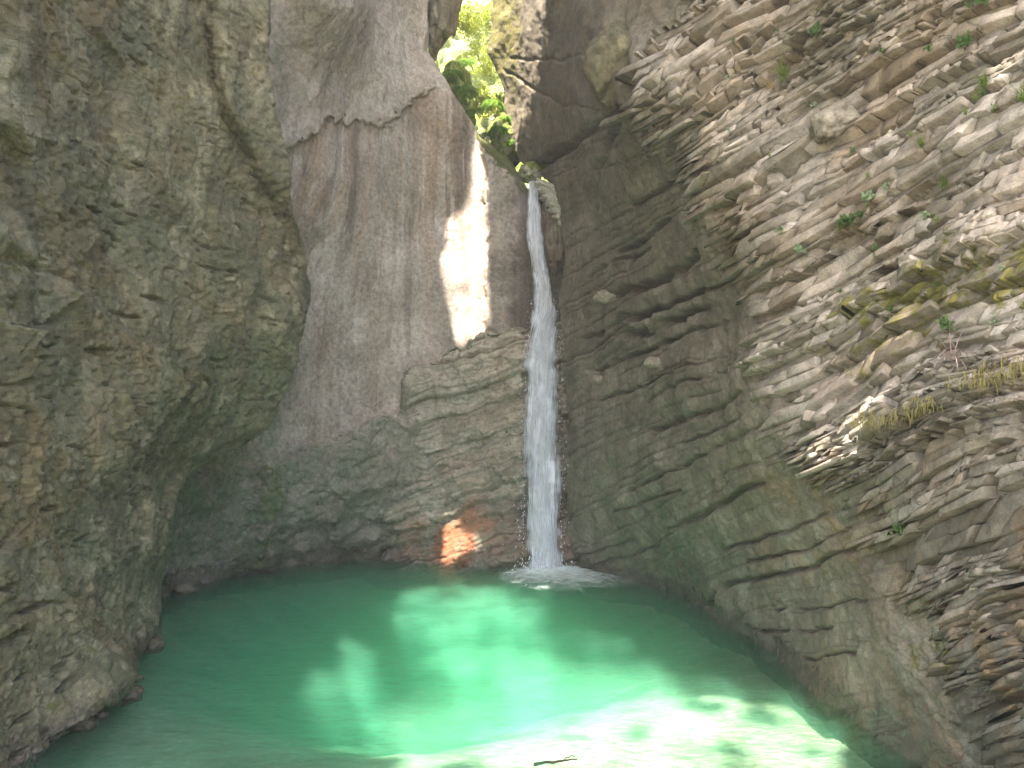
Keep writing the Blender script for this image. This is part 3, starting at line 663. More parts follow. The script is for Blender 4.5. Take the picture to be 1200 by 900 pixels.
# ================================================================== BUTTRESS below the fall
def build_buttress():
    us = axis_steps((418, 700, 1.3)); top = [(415, 668), (425, 660), (440, 600), (452, 560), (462, 515), (472, 480), (479, 447), (490, 434), (505, 430), (514, 410), (522, 402), (540, 397), (560, 388), (585, 380), (610, 376), (640, 372), (700, 372)]
    s = np.concatenate([-1 + np.linspace(0, 1, 24), np.linspace(0, 1, 260)[1:]])
    S, U = np.meshgrid(s, us, indexing='ij')
    vt = interp(U, top)
    t = np.clip(S, 0, 1); curl = np.clip(-S, 0, 1)
    V = vt + t * (720 - vt)
    D = RBF([(430, 655, 33.0), (450, 655, 32.2), (480, 657, 31.9), (520, 660, 31.2), (560, 663, 30.7), (640, 666, 30.1), (690, 667, 30.1), (430, 640, 33.2), (445, 600, 32.5), (462, 520, 32.1), (480, 450, 31.8), (540, 400, 32.1), (510, 430, 31.9), (560, 500, 32.0), (640, 380, 32.6), (640, 500, 31.9), (660, 600, 31.0), (560, 600, 31.4), (500, 560, 32.0), (700, 500, 32), (450, 720, 32.2), (560, 720, 30.7), (690, 720, 30.1)], .02)(U, V)
    V = V + curl * 4; D = D + curl ** 1.2 * 2.6
    P = pos(U, V, D)
    n0 = grid_normals(blur(P, 8)); n0 = n0 * np.sign(np.median(-(n0 * (P - np.array([0, 0, CAMH]))).sum(-1)))
    P = P + n0 * (fbm(P * .5, 3, 301) * .28 + ridged(P * 1.0, 3, 303) * .08)[..., None]
    b = V + .30 * (U - 560) + fbm(P * .6, 3, 305) * 9          # beds rise gently to the right
    k, t0, t1, th = beds(b, 14, 40, 51)
    al = U + fbm(P * .9, 3, 307) * 10
    along = fbm(np.stack([al * .014, k * 2.9, al * 0], -1), 3, 309)
    wk = th * (1.5 + 2.5 * hash1(k, k * 0 + 1)); jj = np.floor((al + hash1(k, k * 0 + 2) * 200) / wk); jf = (al + hash1(k, k * 0 + 2) * 200) / wk - jj
    kk, q0, q1, th2 = beds(b + fbm(P * 1.6, 2, 311) * 3, 4, 11, 53)
    hi = smooth(640, 560, V)
    topz = smooth(505, 420, V + (U - 540) * .1)
    d = (hash1(k, k * 0 + 5) - .5) * .85 * (.4 + .6 * topz) + along * .35 + t0 / th * .22 + (hash1(k, jj) - .5) * .34 * (.3 + .7 * topz) - np.exp(-np.minimum(jf, 1 - jf) * wk / 1.4) * .22 * topz
    d = d - np.exp(-t1 / 2.0) * .38 * smooth(.30, .55, hash1(k, k * 0 + 9) + along * .4) + (hash1(kk, kk * 0) - .5) * .12 - np.exp(-np.minimum(q0, q1) / 1.0) * .11
    fc, _ = facets(P * 1.8, 27, .8)
    d = d + fc * .14 + fbm(P * 3, 4, 313, .6) * .08
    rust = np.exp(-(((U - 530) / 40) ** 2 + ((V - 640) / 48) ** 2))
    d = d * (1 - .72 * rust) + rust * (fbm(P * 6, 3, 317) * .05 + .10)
    P = P + n0 * (d * (1 - .4 * curl) * evenness(P, 1.3))[..., None]
    nn = grid_normals(P); nn = nn * np.sign((nn * n0).sum(-1, keepdims=True)); up = nn[..., 2]
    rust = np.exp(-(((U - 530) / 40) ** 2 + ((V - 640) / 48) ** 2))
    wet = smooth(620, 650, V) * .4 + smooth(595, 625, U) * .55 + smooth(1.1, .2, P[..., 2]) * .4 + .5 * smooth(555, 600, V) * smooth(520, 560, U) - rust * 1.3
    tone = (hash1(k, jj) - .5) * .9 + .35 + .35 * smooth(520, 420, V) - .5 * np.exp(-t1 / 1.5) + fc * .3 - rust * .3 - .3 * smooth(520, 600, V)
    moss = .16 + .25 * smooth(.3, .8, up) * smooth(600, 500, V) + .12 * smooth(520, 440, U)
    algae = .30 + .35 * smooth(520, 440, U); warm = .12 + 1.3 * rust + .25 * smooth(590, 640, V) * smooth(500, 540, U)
    SURV['butt'] = (P, nn)
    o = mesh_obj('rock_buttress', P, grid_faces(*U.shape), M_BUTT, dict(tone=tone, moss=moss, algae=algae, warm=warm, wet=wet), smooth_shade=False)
    return o

right = tag(build_right(), 'tall overhanging right-hand cliff of thin slanting limestone beds', 'cliff', kind='structure')
left = tag(build_left(), 'massive olive brown cliff filling the left side of the gorge', 'cliff', kind='structure')
back = tag(build_back(), 'smooth grey streaked rock wall left of the waterfall', 'cliff', kind='structure')
butt = tag(build_buttress(), 'stepped rock buttress between smooth grey wall and waterfall', 'rock buttress', kind='structure')

# ================================================================== upstream slot behind the lip
def build_slot():
    """the sunlit gorge side seen through the cleft above the fall"""
    x = np.linspace(-16, 10, 150); z = np.linspace(6, 60, 240)
    Z, X = np.meshgrid(z, x, indexing='ij')
    Y = 50 + .75 * (Z - 12) + 0 * X
    P = np.stack([X, Y, Z], -1)
    P[..., 1] += fbm(P * .16, 4, 401) * 3.5 + ridged(P * .4, 3, 403) * .8
    fc, _ = facets(P * .6, 31, .9); P[..., 1] += fc * .9
    k = np.zeros(X.shape)
    moss = .70 + fbm(P * .30, 4, 407) * .6
    return mesh_obj('gorge_backdrop_cliff', P, grid_faces(*X.shape), M_SLOT, dict(tone=fc + .3, moss=moss, algae=k + .1, warm=k + .3, wet=k))
tag(build_slot(), 'sunlit mossy cliff far up the cleft above the waterfall', 'cliff', kind='structure')

def build_stream_bed():
    """floor of the cleft, rising upstream from the lip"""
    y = np.linspace(33.6, 58, 120); x = np.linspace(-4, 5, 70)
    Y, X = np.meshgrid(y, x, indexing='ij')
    Z = 15.2 + (Y - 33.6) * .16 + np.abs(X - .9 + (Y - 33.6) * .06) ** 1.5 * .35
    P = np.stack([X, Y, Z], -1); P[..., 2] += fbm(P * .8, 4, 411) * .35
    k = np.zeros(X.shape)
    return mesh_obj('stream_bed', P, grid_faces(*X.shape), M_SLOT, dict(tone=k - .2, moss=k + .8, algae=k, warm=k, wet=k + .1))
tag(build_stream_bed(), 'mossy stream floor of the cleft above the waterfall lip', 'stream bed', kind='structure')

# ================================================================== unseen slab added to block the sun and keep the gorge in shade
BLOCKER_Z = 40.0
def to_blocker(p):
    t = (BLOCKER_Z - p[..., 2]) / TO_SUN[2]
    return p[..., :2] + TO_SUN[:2] * t[..., None]

def lit_patch(poly, depth=None, water=False, z=-.85):
    a = np.array(poly, float)
    d = (zwater(a[:, 1]) * (CAMH - z) / CAMH) if water else depth(a[:, 0], a[:, 1])
    return to_blocker(pos(a[:, 0], a[:, 1], d))

B_AT = lambda u, v: B_DEPTH(u, v)
BUTT_AT = lambda u, v: 31.0 + 0 * u
OPENINGS = [     # slab hole shaped to throw each lit patch, share of it kept closed
    (lit_patch([(508, 296), (513, 270), (526, 254), (540, 246), (547, 215), (552, 180), (556, 145), (570, 145), (573, 200), (575, 300), (580, 428), (534, 428), (526, 390), (518, 350), (510, 320)], B_AT), 0, .2),
    (lit_patch([(508, 586), (526, 584), (536, 620), (554, 640), (568, 664), (568, 686), (500, 684), (494, 634)], BUTT_AT), 0, .12),
    (lit_patch([(646, 40), (598, 210), (588, 172), (574, 104), (570, 60), (570, 0), (572, -80), (660, -80)], R_DEPTH), 0, .2),
    (lit_patch([(532, 76), (550, 48), (575, 60), (592, 90), (614, 190), (602, 190), (584, 166), (562, 136), (546, 108)], lambda u, v: 35.4 + 0 * u), 0, .1),
    (lit_patch([(470, 925), (420, 890), (460, 866), (560, 850), (590, 842), (505, 824), (500, 806), (540, 789), (600, 792), (650, 806), (740, 812), (800, 830), (870, 842), (950, 872), (1000, 900), (960, 960), (500, 960)], water=True), .05, .8),
    (lit_patch([(440, 730), (452, 700), (490, 682), (560, 678), (640, 690), (640, 706), (580, 728), (500, 742)], water=True, z=0.), .30, .8),
    (lit_patch([(318, 800), (340, 768), (400, 768), (440, 796), (440, 840), (390, 862), (338, 842)], water=True), .22, .9),
    (lit_patch([(480, 770), (560, 745), (660, 750), (760, 785), (740, 815), (640, 800), (520, 790)], water=True), .72, .8),
]
def build_sun_blocker():
    st = .16
    x = np.arange(-28, 3.6, st); y = np.arange(-26, 27.5, st)
    X, Y = np.meshgrid(x, y, indexing='ij')
    p3 = np.stack([X, Y, X * 0], -1)
    w1 = fbm(p3 * .9, 3, 501); w2 = fbm(p3 * .9, 3, 503)
    keep = np.ones(X.shape, bool)
    gapn = fbm(p3 * .9, 4, 507, .6)
    rank = (np.argsort(np.argsort(gapn.ravel())) / gapn.size).reshape(gapn.shape)
    for h, cover, wob in OPENINGS:
        keep &= ~((poly_sd(X + w1 * wob, Y + w2 * wob, h) > 0) & (rank >= cover))
    # small holes in the slab that dapple the outer face of the right cliff
    face = np.array([(760, 150), (800, 0), (820, -200), (1300, -200), (1350, 450), (1300, 900), (1190, 890), (1060, 690), (990, 590), (905, 480), (890, 360)], float)
    fr = to_blocker(pos(face[:, 0], face[:, 1], R_DEPTH(face[:, 0], face[:, 1])))
    ins = smooth(-.5, 1.0, poly_sd(X, Y, fr))
    leafy = fbm(p3 * .55, 2, 511) * .55 + fbm(p3 * 1.9, 3, 513) * .8  # noise that sets the dapple holes in the slab
    keep &= ~((leafy > .40) & (ins > .5))
    keep &= X < 2.4 + fbm(p3 * .3, 3, 521) * .7
    # walk the kept cells into a slab with thickness
    cz = fbm(p3 * .25, 3, 523) * .5
    nx, ny = X.shape
    top = np.stack([X, Y, BLOCKER_Z + .5 + cz * 1.4], -1); bot = np.stack([X, Y, BLOCKER_Z + 0 * cz], -1)
    co = np.concatenate([bot.reshape(-1, 3), top.reshape(-1, 3)]); n = nx * ny
    idx = np.arange(n).reshape(nx, ny)
    c = keep[:-1, :-1]
    q = np.stack([idx[:-1, :-1], idx[1:, :-1], idx[1:, 1:], idx[:-1, 1:]], -1)
    F = [q[c][:, ::-1], q[c] + n]
    pad = np.pad(c, 1)
    for (dx, dy, e) in ((-1, 0, (0, 3)), (1, 0, (1, 2)), (0, -1, (0, 1)), (0, 1, (3, 2))):
        nb = pad[1 + dx:1 + dx + c.shape[0], 1 + dy:1 + dy + c.shape[1]]
        b = c & ~nb; a0 = q[b][:, e[0]]; a1 = q[b][:, e[1]]
        F.append(np.stack([a0, a1, a1 + n, a0 + n], -1))
    F = np.concatenate(F)
    used, inv = np.unique(F, return_inverse=True)
    k = np.zeros(len(used))
    return mesh_obj('sun_blocker_slab', co[used], inv.reshape(F.shape), M_LEFT, dict(tone=k, moss=k + .5, algae=k + .4, warm=k + .3, wet=k), smooth_shade=False)
tag(build_sun_blocker(), 'unseen slab added high above the pool to block sun, with holes for the lit patches', 'gorge rim', kind='structure')

# ================================================================== pool
def build_bed():
    x = axis_steps((-60, -14, 3), (-14, 10, .16), (10, 60, 3)); y = axis_steps((-60, 2, 3), (2, 37, .16), (37, 60, 3))
    Y, X = np.meshgrid(y, x, indexing='ij')
    cx = -2.2 + (Y - 20) * -.05
    r = np.sqrt(((X - cx) / 8.0) ** 2 + ((Y - 24) / 11.0) ** 2)
    Z = -.45 - 1.75 * smooth(1.15, .3, r) * smooth(8, 23, Y + 9 * smooth(1.5, -5, X)) - .35 * smooth(1.1, .5, r) - .5 * smooth(-2, -6, X) * smooth(16, 10, Y)
    Z = np.where(Y < 8, Z + (8 - Y) * .16, Z)
    p3 = np.stack([X, Y, X * 0], -1)
    Z = Z + fbm(p3 * .35, 3, 601) * .10 + fbm(p3 * 1.8, 3, 603) * .05
    Z = np.where((np.abs(X) > 14) | (Y > 37.5), Z - .5, Z)
    m, nt = new_mat('pool_gravel'); n = N(nt)
    vec = n.add('ShaderNodeTexCoord').outputs['Object']
    c = n.ramp(n.noise(vec, .7, 6, .6), [(.3, (.27, .26, .15)), (.5, (.46, .44, .30)), (.7, (.60, .57, .44))])
    v = n.add('ShaderNodeTexVoronoi'); n.link(vec, v.inputs['Vector']); v.inputs['Scale'].default_value = 5
    c = n.mix(.5, c, n.ramp(v.outputs['Distance'], [(0., 1.15), (.6, .65)]), 'MULTIPLY')
    b = n.add('ShaderNodeBsdfPrincipled'); n.link(c, b.inputs['Base Color']); b.inputs['Roughness'].default_value = .9
    o = n.add('ShaderNodeOutputMaterial'); n.link(b.outputs[0], o.inputs[0])
    return mesh_obj('ground', np.stack([X, Y, Z], -1), grid_faces(*X.shape), m)
tag(build_bed(), 'pale gravel ground under the pool', 'ground', kind='structure')

def build_water():
    x = np.arange(-15, 11.01, .09); y = np.arange(2.2, 36.5, .09)
    Y, X = np.meshgrid(y, x, indexing='ij')
    p3 = np.stack([X, Y, X * 0], -1)
    fx, fy = 1.2, 29.4
    r = np.hypot(X - fx, Y - fy)
    Z = np.sin(r * 5.2 + fbm(p3 * .7, 2, 701) * 4) * .022 * np.exp(-r / 9) + np.sin(r * 9.5 + fbm(p3 * 1.1, 2, 707) * 3) * .03 * np.exp(-r / 2.6) + fbm(p3 * np.array([1.6, 2.6, 1]), 3, 703) * .042 + fbm(p3 * np.array([.5, .8, 1]), 2, 705) * .030
    nr, nc = X.shape
    topv = np.stack([X, Y, Z], -1).reshape(-1, 3)
    bot = topv.copy(); bot[:, 2] = -5.5
    n = nr * nc; i = np.arange(n).reshape(nr, nc)
    F = [grid_faces(nr, nc)[:, ::-1]]
    # closed volume: floor and skirt
    ring = np.concatenate([i[0, :], i[1:, -1], i[-1, -2::-1], i[-2:0:-1, 0]])
    co = np.concatenate([topv, bot[ring]])
    m_ = len(ring); rb = n + np.arange(m_)
    F.append(np.stack([ring, np.roll(ring, -1), np.roll(rb, -1), rb], -1)[:, ::-1])
    cidx = len(co)
    co = np.concatenate([co, [[-2, 20, -5.5]]])
    tri = np.stack([rb, np.roll(rb, -1), np.full(m_, cidx), np.full(m_, cidx)], -1)
    me_f = [tuple(f) for f in np.concatenate(F)]
    m, nt = new_mat('pool_water'); nn = N(nt)
    vec = nn.add('ShaderNodeTexCoord').outputs['Object']
    h = nn.math('ADD', nn.math('MULTIPLY', nn.noise(nn.mapping(vec, (1.4, 3.0, 1)), 2.2, 5, .6, .6), .6), nn.math('MULTIPLY', nn.noise(nn.mapping(vec, (1.6, 3.2, 1)), 8.0, 3, .6), .16))
    bp = nn.add('ShaderNodeBump'); bp.inputs['Strength'].default_value = 1.0; bp.inputs['Distance'].default_value = .45; nn.link(h, bp.inputs['Height'])
    fr = nn.add('ShaderNodeFresnel'); fr.inputs['IOR'].default_value = 1.33; nn.link(bp.outputs[0], fr.inputs['Normal'])
    gl = nn.add('ShaderNodeBsdfGlossy'); gl.inputs['Roughness'].default_value = .04; nn.link(bp.outputs[0], gl.inputs['Normal'])
    tr = nn.add('ShaderNodeBsdfTransparent'); tr.inputs[0].default_value = (.93, 1, .97, 1)
    mx = nn.add('ShaderNodeMixShader'); nn.link(fr.outputs[0], mx.inputs[0]); nn.link(tr.outputs[0], mx.inputs[1]); nn.link(gl.outputs[0], mx.inputs[2])
    ab = nn.add('ShaderNodeVolumeAbsorption'); ab.inputs['Color'].default_value = (.015, .83, .56, 1); ab.inputs['Density'].default_value = .25
    vs_ = nn.add('ShaderNodeVolumeScatter'); vs_.inputs['Color'].default_value = (.38, .93, .65, 1); vs_.inputs['Density'].default_value = .20; vs_.inputs['Anisotropy'].default_value = .2
    av = nn.add('ShaderNodeAddShader'); nn.link(ab.outputs[0], av.inputs[0]); nn.link(vs_.outputs[0], av.inputs[1])
    out = nn.add('ShaderNodeOutputMaterial'); nn.link(mx.outputs[0], out.inputs['Surface']); nn.link(av.outputs[0], out.inputs['Volume'])
    faces = np.concatenate(F)
    me = bpy.data.meshes.new('water')
    tris = [tuple(t[:3]) for t in tri]
    me.from_pydata([tuple(c) for c in co], [], me_f + [t[::-1] for t in tris]); me.update()
    me.polygons.foreach_set('use_smooth', np.ones(len(me.polygons), bool))
    me.materials.append(m)
    o = bpy.data.objects.new('water', me); COL.objects.link(o)
    return o
tag(build_water(), 'emerald green plunge pool below the waterfall', 'pool', kind='structure')

# ================================================================== WATERFALL
FALL = [(216, 624, 33.25, 13), (226, 625, 33.15, 16), (250, 625, 32.95, 19), (280, 627, 32.75, 22), (310, 631, 32.5, 23), (340, 635, 32.2, 25), (365, 637, 32.0, 31), (390, 636, 31.75, 38), (420, 635, 31.45, 42), (500, 635, 30.85, 47), (600, 636, 30.15, 48), (672, 637, 29.55, 47)]
def fall_material(name, dens, seedloc, col=(.86, .89, .97)):
    m, nt = new_mat(name); n = N(nt)
    tc = n.add('ShaderNodeUVMap'); vec = tc.outputs[0]
    v1 = n.mapping(vec, (11, 4.0, 1), loc=seedloc); v2 = n.mapping(vec, (40, 16, 1), loc=seedloc)
    a = n.noise(v1, 1, 7, .68, .8); b = n.noise(v2, 1, 5, .7, .6)
    al = n.math('ADD', n.math('MULTIPLY', a, .6), n.math('MULTIPLY', b, .5))
    edge = n.attr('edge')
    al = n.mapr(n.math('SUBTRACT', n.math('ADD', al, dens), n.math('MULTIPLY', edge, .62)), .45, .66)
    df = n.add('ShaderNodeBsdfDiffuse'); df.inputs[0].default_value = (*col, 1)
    tl = n.add('ShaderNodeBsdfTranslucent'); tl.inputs[0].default_value = (*col, 1)
    gl = n.add('ShaderNodeBsdfGlossy'); gl.inputs['Roughness'].default_value = .25
    mm = n.add('ShaderNodeMixShader'); mm.inputs[0].default_value = .45; n.link(df.outputs[0], mm.inputs[1]); n.link(tl.outputs[0], mm.inputs[2])
    mg = n.add('ShaderNodeMixShader'); mg.inputs[0].default_value = .06; n.link(mm.outputs[0], mg.inputs[1]); n.link(gl.outputs[0], mg.inputs[2])
    bp = n.add('ShaderNodeBump'); bp.inputs['Strength'].default_value = .6; bp.inputs['Distance'].default_value = .12; n.link(al, bp.inputs['Height'])
    n.link(bp.outputs[0], df.inputs['Normal']); n.link(bp.outputs[0], gl.inputs['Normal'])
    tr = n.add('ShaderNodeBsdfTransparent')
    mx = n.add('ShaderNodeMixShader'); n.link(al, mx.inputs[0]); n.link(tr.outputs[0], mx.inputs[1]); n.link(mg.outputs[0], mx.inputs[2])
    out = n.add('ShaderNodeOutputMaterial'); n.link(mx.outputs[0], out.inputs[0])
    return m

def ribbon(name, mat, pts, parent, bulge=.25, back=0., seed=0, nu=22, nv=260, widen=1.):
    v = np.array([p[0] for p in pts]); vv = np.linspace(v[0], v[-1], nv); t = np.linspace(-1, 1, nu)
    VV, T = np.meshgrid(vv, t, indexing='ij')
    uc = np.interp(VV, v, [p[1] for p in pts]); d = np.interp(VV, v, [p[2] for p in pts]); w = np.interp(VV, v, [p[3] for p in pts]) * widen * 1.22
    k = np.exp(-np.abs(VV - v[0]) / 8)
    uc = uc + fbm(np.stack([VV * .02, T * .4, VV * 0 + seed], -1), 3, 801) * 2.2
    P = pos(uc + T * w / 2, VV, d + back)
    P[..., 1] += (-bulge * np.sqrt(np.clip(1 - T ** 2, 0, 1)))
    P[..., 1] += fbm(np.stack([T * 3, VV * .03, VV * 0 + seed], -1), 4, 803) * .20
    o = mesh_obj(name, P, grid_faces(nv, nu), mat, dict(edge=np.clip(np.abs(T + fbm(np.stack([T * 0, VV * .05, T * 0 + seed], -1), 3, 805) * .25), 0, 1) ** 2.0), parent)
    uv = o.data.uv_layers.new(name='UVMap')
    li = np.empty(len(o.data.loops), np.int32); o.data.loops.foreach_get('vertex_index', li)
    # along the fall the coordinate runs in metres fallen
    L = np.concatenate([[0], np.cumsum(np.linalg.norm(np.diff(P[:, nu // 2], axis=0), axis=1))])
    UVc = np.stack([(T * .5 + .5) * w * 30 / FPX / 1.6, (L[:, None] + 0 * T) / 16.0], -1).reshape(-1, 2)
    uv.data.foreach_set('uv', UVc[li].astype(np.float32).ravel())
    return o

base = pos(637, 670, 29.5)
fall = empty('waterfall', (base[0], base[1], 0)); tag(fall, 'white waterfall dropping in one thin stream into the pool', 'waterfall')
def local(o):
    me = o.data; n = len(me.vertices); c = np.empty(n * 3, np.float32); me.vertices.foreach_get('co', c)
    c = c.reshape(-1, 3) - np.array(fall.location, np.float32); me.vertices.foreach_set('co', c.ravel()); me.update()
    return o
local(ribbon('stream', fall_material('falling_water', .22, (0, 0, 0)), FALL, fall, .30))
local(ribbon('stream_veil', fall_material('falling_water_veil', .0, (3.1, 1.7, 0)), FALL, fall, .45, -.25, 5, widen=1.25))
local(ribbon('stream_core', fall_material('falling_water_core', .22, (7.3, 4.1, 0)), FALL, fall, .1, .25, 9, widen=.85))
local(ribbon('side_trickle', fall_material('water_film', -.06, (1.3, 9.1, 0)), [(232, 638, 33.1, 10), (260, 641, 32.95, 12), (290, 640, 32.8, 10), (312, 637, 32.6, 6)], fall, .05, 0, 13, nv=80))

# ================================================================== single rocks, plants and other small things
def surf(which, u, v):
    """point and outward normal of a finished cliff at a surveyed bearing"""
    Pg, ng = SURV[which]
    Pg = Pg.reshape(-1, 3)
    if which == 'right': Pg = np.concatenate([Pg, SURV['blocks']])
    if which + '_uv' not in SURV:
        a = Pg - np.array([0, 0, CAMH])
        dep = a[:, 1] * cp + a[:, 2] * sp; up = -a[:, 1] * sp + a[:, 2] * cp
        SURV[which + '_uv'] = (600 + FPX * a[:, 0] / dep, 450 - FPX * up / dep, dep)
    uu, vv, dd = SURV[which + '_uv']
    m = np.flatnonzero((np.abs(uu - u) < 7) & (np.abs(vv - v) < 7))
    i = m[np.argmin(dd[m])] if len(m) else np.argmin((uu - u) ** 2 + (vv - v) ** 2)
    if which == 'right':
        n = np.array([-.75, -.62, .2]); return Pg[i] + n * .02, n
    n = ng.reshape(-1, 3)[i]
    if np.dot(n, np.array([0, 0, CAMH]) - Pg.reshape(-1, 3)[i]) < 0: n = -n
    return Pg.reshape(-1, 3)[i], n

def ico(sub):
    import bmesh
    bm = bmesh.new(); bmesh.ops.create_icosphere(bm, subdivisions=sub, radius=1)
    co = np.array([v.co[:] for v in bm.verts]); f = np.array([[v.index for v in p.verts] for p in bm.faces]); bm.free()
    return co, f

def boulder(name, center, radii, mat, label, cat='boulder', group=None, seed=0, sub=5, flat=.6, bumpy=1., moss=0., wet=0., tone=0., rot=(0, 0, 0), boxy=.0, parent=None):
    co, f = ico(sub)
    if boxy: co = np.sign(co) * np.abs(co) ** (1 - boxy)
    q = co * 1.0
    r = 1 + fbm(co * 1.1, 3, 900 + seed) * .28
    fc, _ = facets(co * 1.5, 40 + seed, .9)
    r = r + fc * .22 * flat + fbm(co * 5, 3, 930 + seed) * .05 * bumpy
    co = q * r[:, None] * np.array(radii)
    from mathutils import Euler
    R = np.array(Euler(rot).to_matrix()); co = co @ R.T
    up = co[:, 2] / (np.linalg.norm(co, axis=1) + 1e-6)
    k = np.zeros(len(co))
    o = mesh_obj(name, co, f, mat, dict(tone=k + tone + fc * .4, moss=k + moss + .35 * np.clip(up, 0, 1) * (moss > 0), algae=k + .2, warm=k + .2, wet=k + wet))
    o.location = center
    if label: tag(o, label, cat, group)
    return o

class Leaves:
    def __init__(self): self.v = []; self.f = []
    def quad(self, a, b, c, d):
        n = len(self.v); self.v += [a, b, c, d]; self.f.append((n, n + 1, n + 2, n + 3))
    def blade(self, p, direction, length, width, droop, segs=5):
        d = np.array(direction, float); d /= np.linalg.norm(d) + 1e-9
        side = np.cross(d, [0, 0, 1.]); side /= np.linalg.norm(side) + 1e-9
        p = np.array(p, float); prev = None
        for k in range(segs + 1):
            w = width * (1 - (k / segs)) ** .7 * .5 + width * .02
            a, b = p - side * w, p + side * w
            n = len(self.v); self.v += [a, b]
            if prev is not None: self.f.append((prev, prev + 1, n + 1, n))
            prev = n
            p = p + d * length / segs; d = d + np.array([0, 0, -droop / segs]); d /= np.linalg.norm(d)
    def leaf(self, p, direction, normal, length, width):
        d = np.array(direction, float); d /= np.linalg.norm(d) + 1e-9
        s = np.cross(d, normal); s /= np.linalg.norm(s) + 1e-9; p = np.array(p, float)
        nn_ = np.cross(s, d)
        self.quad(p, p + d * length * .45 + s * width * .5 + nn_ * length * .06, p + d * length, p + d * length * .45 - s * width * .5 + nn_ * length * .06)
    def build(self, name, mat, origin, parent=None):
        o = mesh_obj(name, np.array(self.v) - np.array(origin), np.array(self.f), mat, smooth_shade=False)
        if parent is None: o.location = origin
        else: o.parent = parent
        return o

M_GRASS = leaf_material('grass_blade', (.10, .19, .035), (.24, .27, .07))
M_DRY = leaf_material('dry_grass', (.30, .24, .11), (.42, .34, .19))
M_LEAF = leaf_material('herb_leaf', (.065, .125, .04), (.15, .215, .075))
M_PALE = leaf_material('pale_leaf', (.22, .30, .16), (.34, .40, .24))
M_FERN = leaf_material('fern_frond', (.06, .15, .025), (.22, .33, .05), .6)
M_SHRUB = leaf_material('sunlit_leaf', (.20, .26, .035), (.38, .40, .07), .6)
M_HANG = leaf_material('hanging_moss', (.15, .13, .04), (.29, .25, .09), .3)
M_TWIG = leaf_material('twig_bark', (.28, .19, .17), (.42, .30, .28), .05)

def outdir(n, up, spread):
    d = np.array(n) * 1.0 + np.array([0, 0, up]) + rng.normal(size=3) * spread
    return d / np.linalg.norm(d)

def grass_tuft(uv, size, label, mat=M_GRASS, nb=55, group='grass tufts on the layered cliff', which='right', droop=1.6):
    p, n = surf(which, *uv); L = Leaves()
    for _ in range(nb):
        L.blade(p + rng.normal(size=3) * size * .10, outdir(n, .8, .55), size * rng.uniform(.6, 1.25), size * .035, droop * rng.uniform(.6, 1.4))
    return tag(L.build('grass_tuft', mat, p), label, 'grass', group)

def herb(uv, size, label, mat=M_LEAF, nb=26, group='leafy plants on the layered cliff', which='right'):
    p, n = surf(which, *uv); L = Leaves()
    for _ in range(nb):
        d = outdir(n, .5, .7); 
        for _ in range(3):
            e = outdir(n, .2, 1.0)
            q = p + d * size * rng.uniform(.2, .68)
            L.leaf(q, e, n + rng.normal(size=3) * .4, size * rng.uniform(.22, .42), size * rng.uniform(.14, .24))
        L.blade(p, d, size * .7, size * .02, .2, 2)
    return tag(L.build('leafy_plant', mat, p), label, 'plant', group)

def hang_moss(uv, w, h, label, nb=90, which='right', group='hanging moss on the layered cliff'):
    p, n = surf(which, *uv); L = Leaves()
    side = np.cross(n, [0, 0, 1.]); side /= np.linalg.norm(side)
    for _ in range(nb):
        x = np.clip(rng.normal() * .42, -.68, .68)
        q = p + side * x * w + n * rng.uniform(.02, .10) + np.array([0, 0, rng.uniform(-.06, .10)])
        L.blade(q, outdir(n, -.2, .45), h * .7 * rng.uniform(.2, 1.0) * math.exp(-x * x), .010, 5.0, 5)
    return tag(L.build('moss_curtain', M_HANG, p), label, 'moss', group)

for uv, sz, lab in [((918, 84), .42, 'long grass tuft on bright ledge of the layered cliff, largest of the grass tufts'), ((985, 126), .26, 'short grass tuft under the thick dark ledge of the layered cliff'),
                    ((1078, 166), .20, 'small grass tuft on middle beds beside the yellow mossy band'), ((1112, 212), .22, 'grass tuft growing just above the yellow mossy band'),
                    ((1150, 104), .24, 'grass tuft on upper right beds of the layered cliff')]:
    grass_tuft(uv, sz, lab)
grass_tuft((905, 96), .34, 'dry straw coloured grass next to the longest green tuft', M_DRY, 40)
grass_tuft((1196, 118), .30, 'grass tuft on layered cliff at the right edge of the picture')
for uv, sz, lab, m in [((955, 44), .26, 'star shaped green plant on upper beds of the layered cliff', M_LEAF), ((1018, 238), .20, 'pale whitish green plant standing out on mid beds', M_PALE), ((992, 268), .26, 'spreading green plant below the pale whitish plant', M_LEAF),
                       ((1003, 256), .16, 'small dark green plant tucked between two broken beds', M_LEAF), ((1054, 624), .16, 'single bright green plant under the dark cave hollow low on the cliff', M_LEAF), ((938, 300), .20, 'small plant on beds near the brow of the cliff', M_PALE),
                       ((1125, 52), .24, 'green plant high on the layered cliff near dark overhang', M_LEAF), ((1150, 6), .45, 'bushy green plant at the very top of the layered cliff', M_LEAF), ((1110, 382), .18, 'fresh green plant beside the pinkish dry twigs', M_LEAF)]:
    herb(uv, sz, lab, m)
for uv, w, h, lab in [((1040, 494), .55, .40, 'yellow moss curtain hanging from middle ledge of the layered cliff'), ((1012, 500), .35, .30, 'thin moss fringe left of the widest moss curtain'), ((1150, 452), .50, .40, 'moss curtain hanging under block at the right edge'), ((1190, 430), .45, .45, 'thick golden moss curtain on block touching the right edge'),
                      ((1078, 470), .30, .28, 'short moss fringe between the two moss curtains'), ((1010, 440), .35, .22, 'faint moss fringe high near the brow')]:
    hang_moss(uv, w, h, lab)
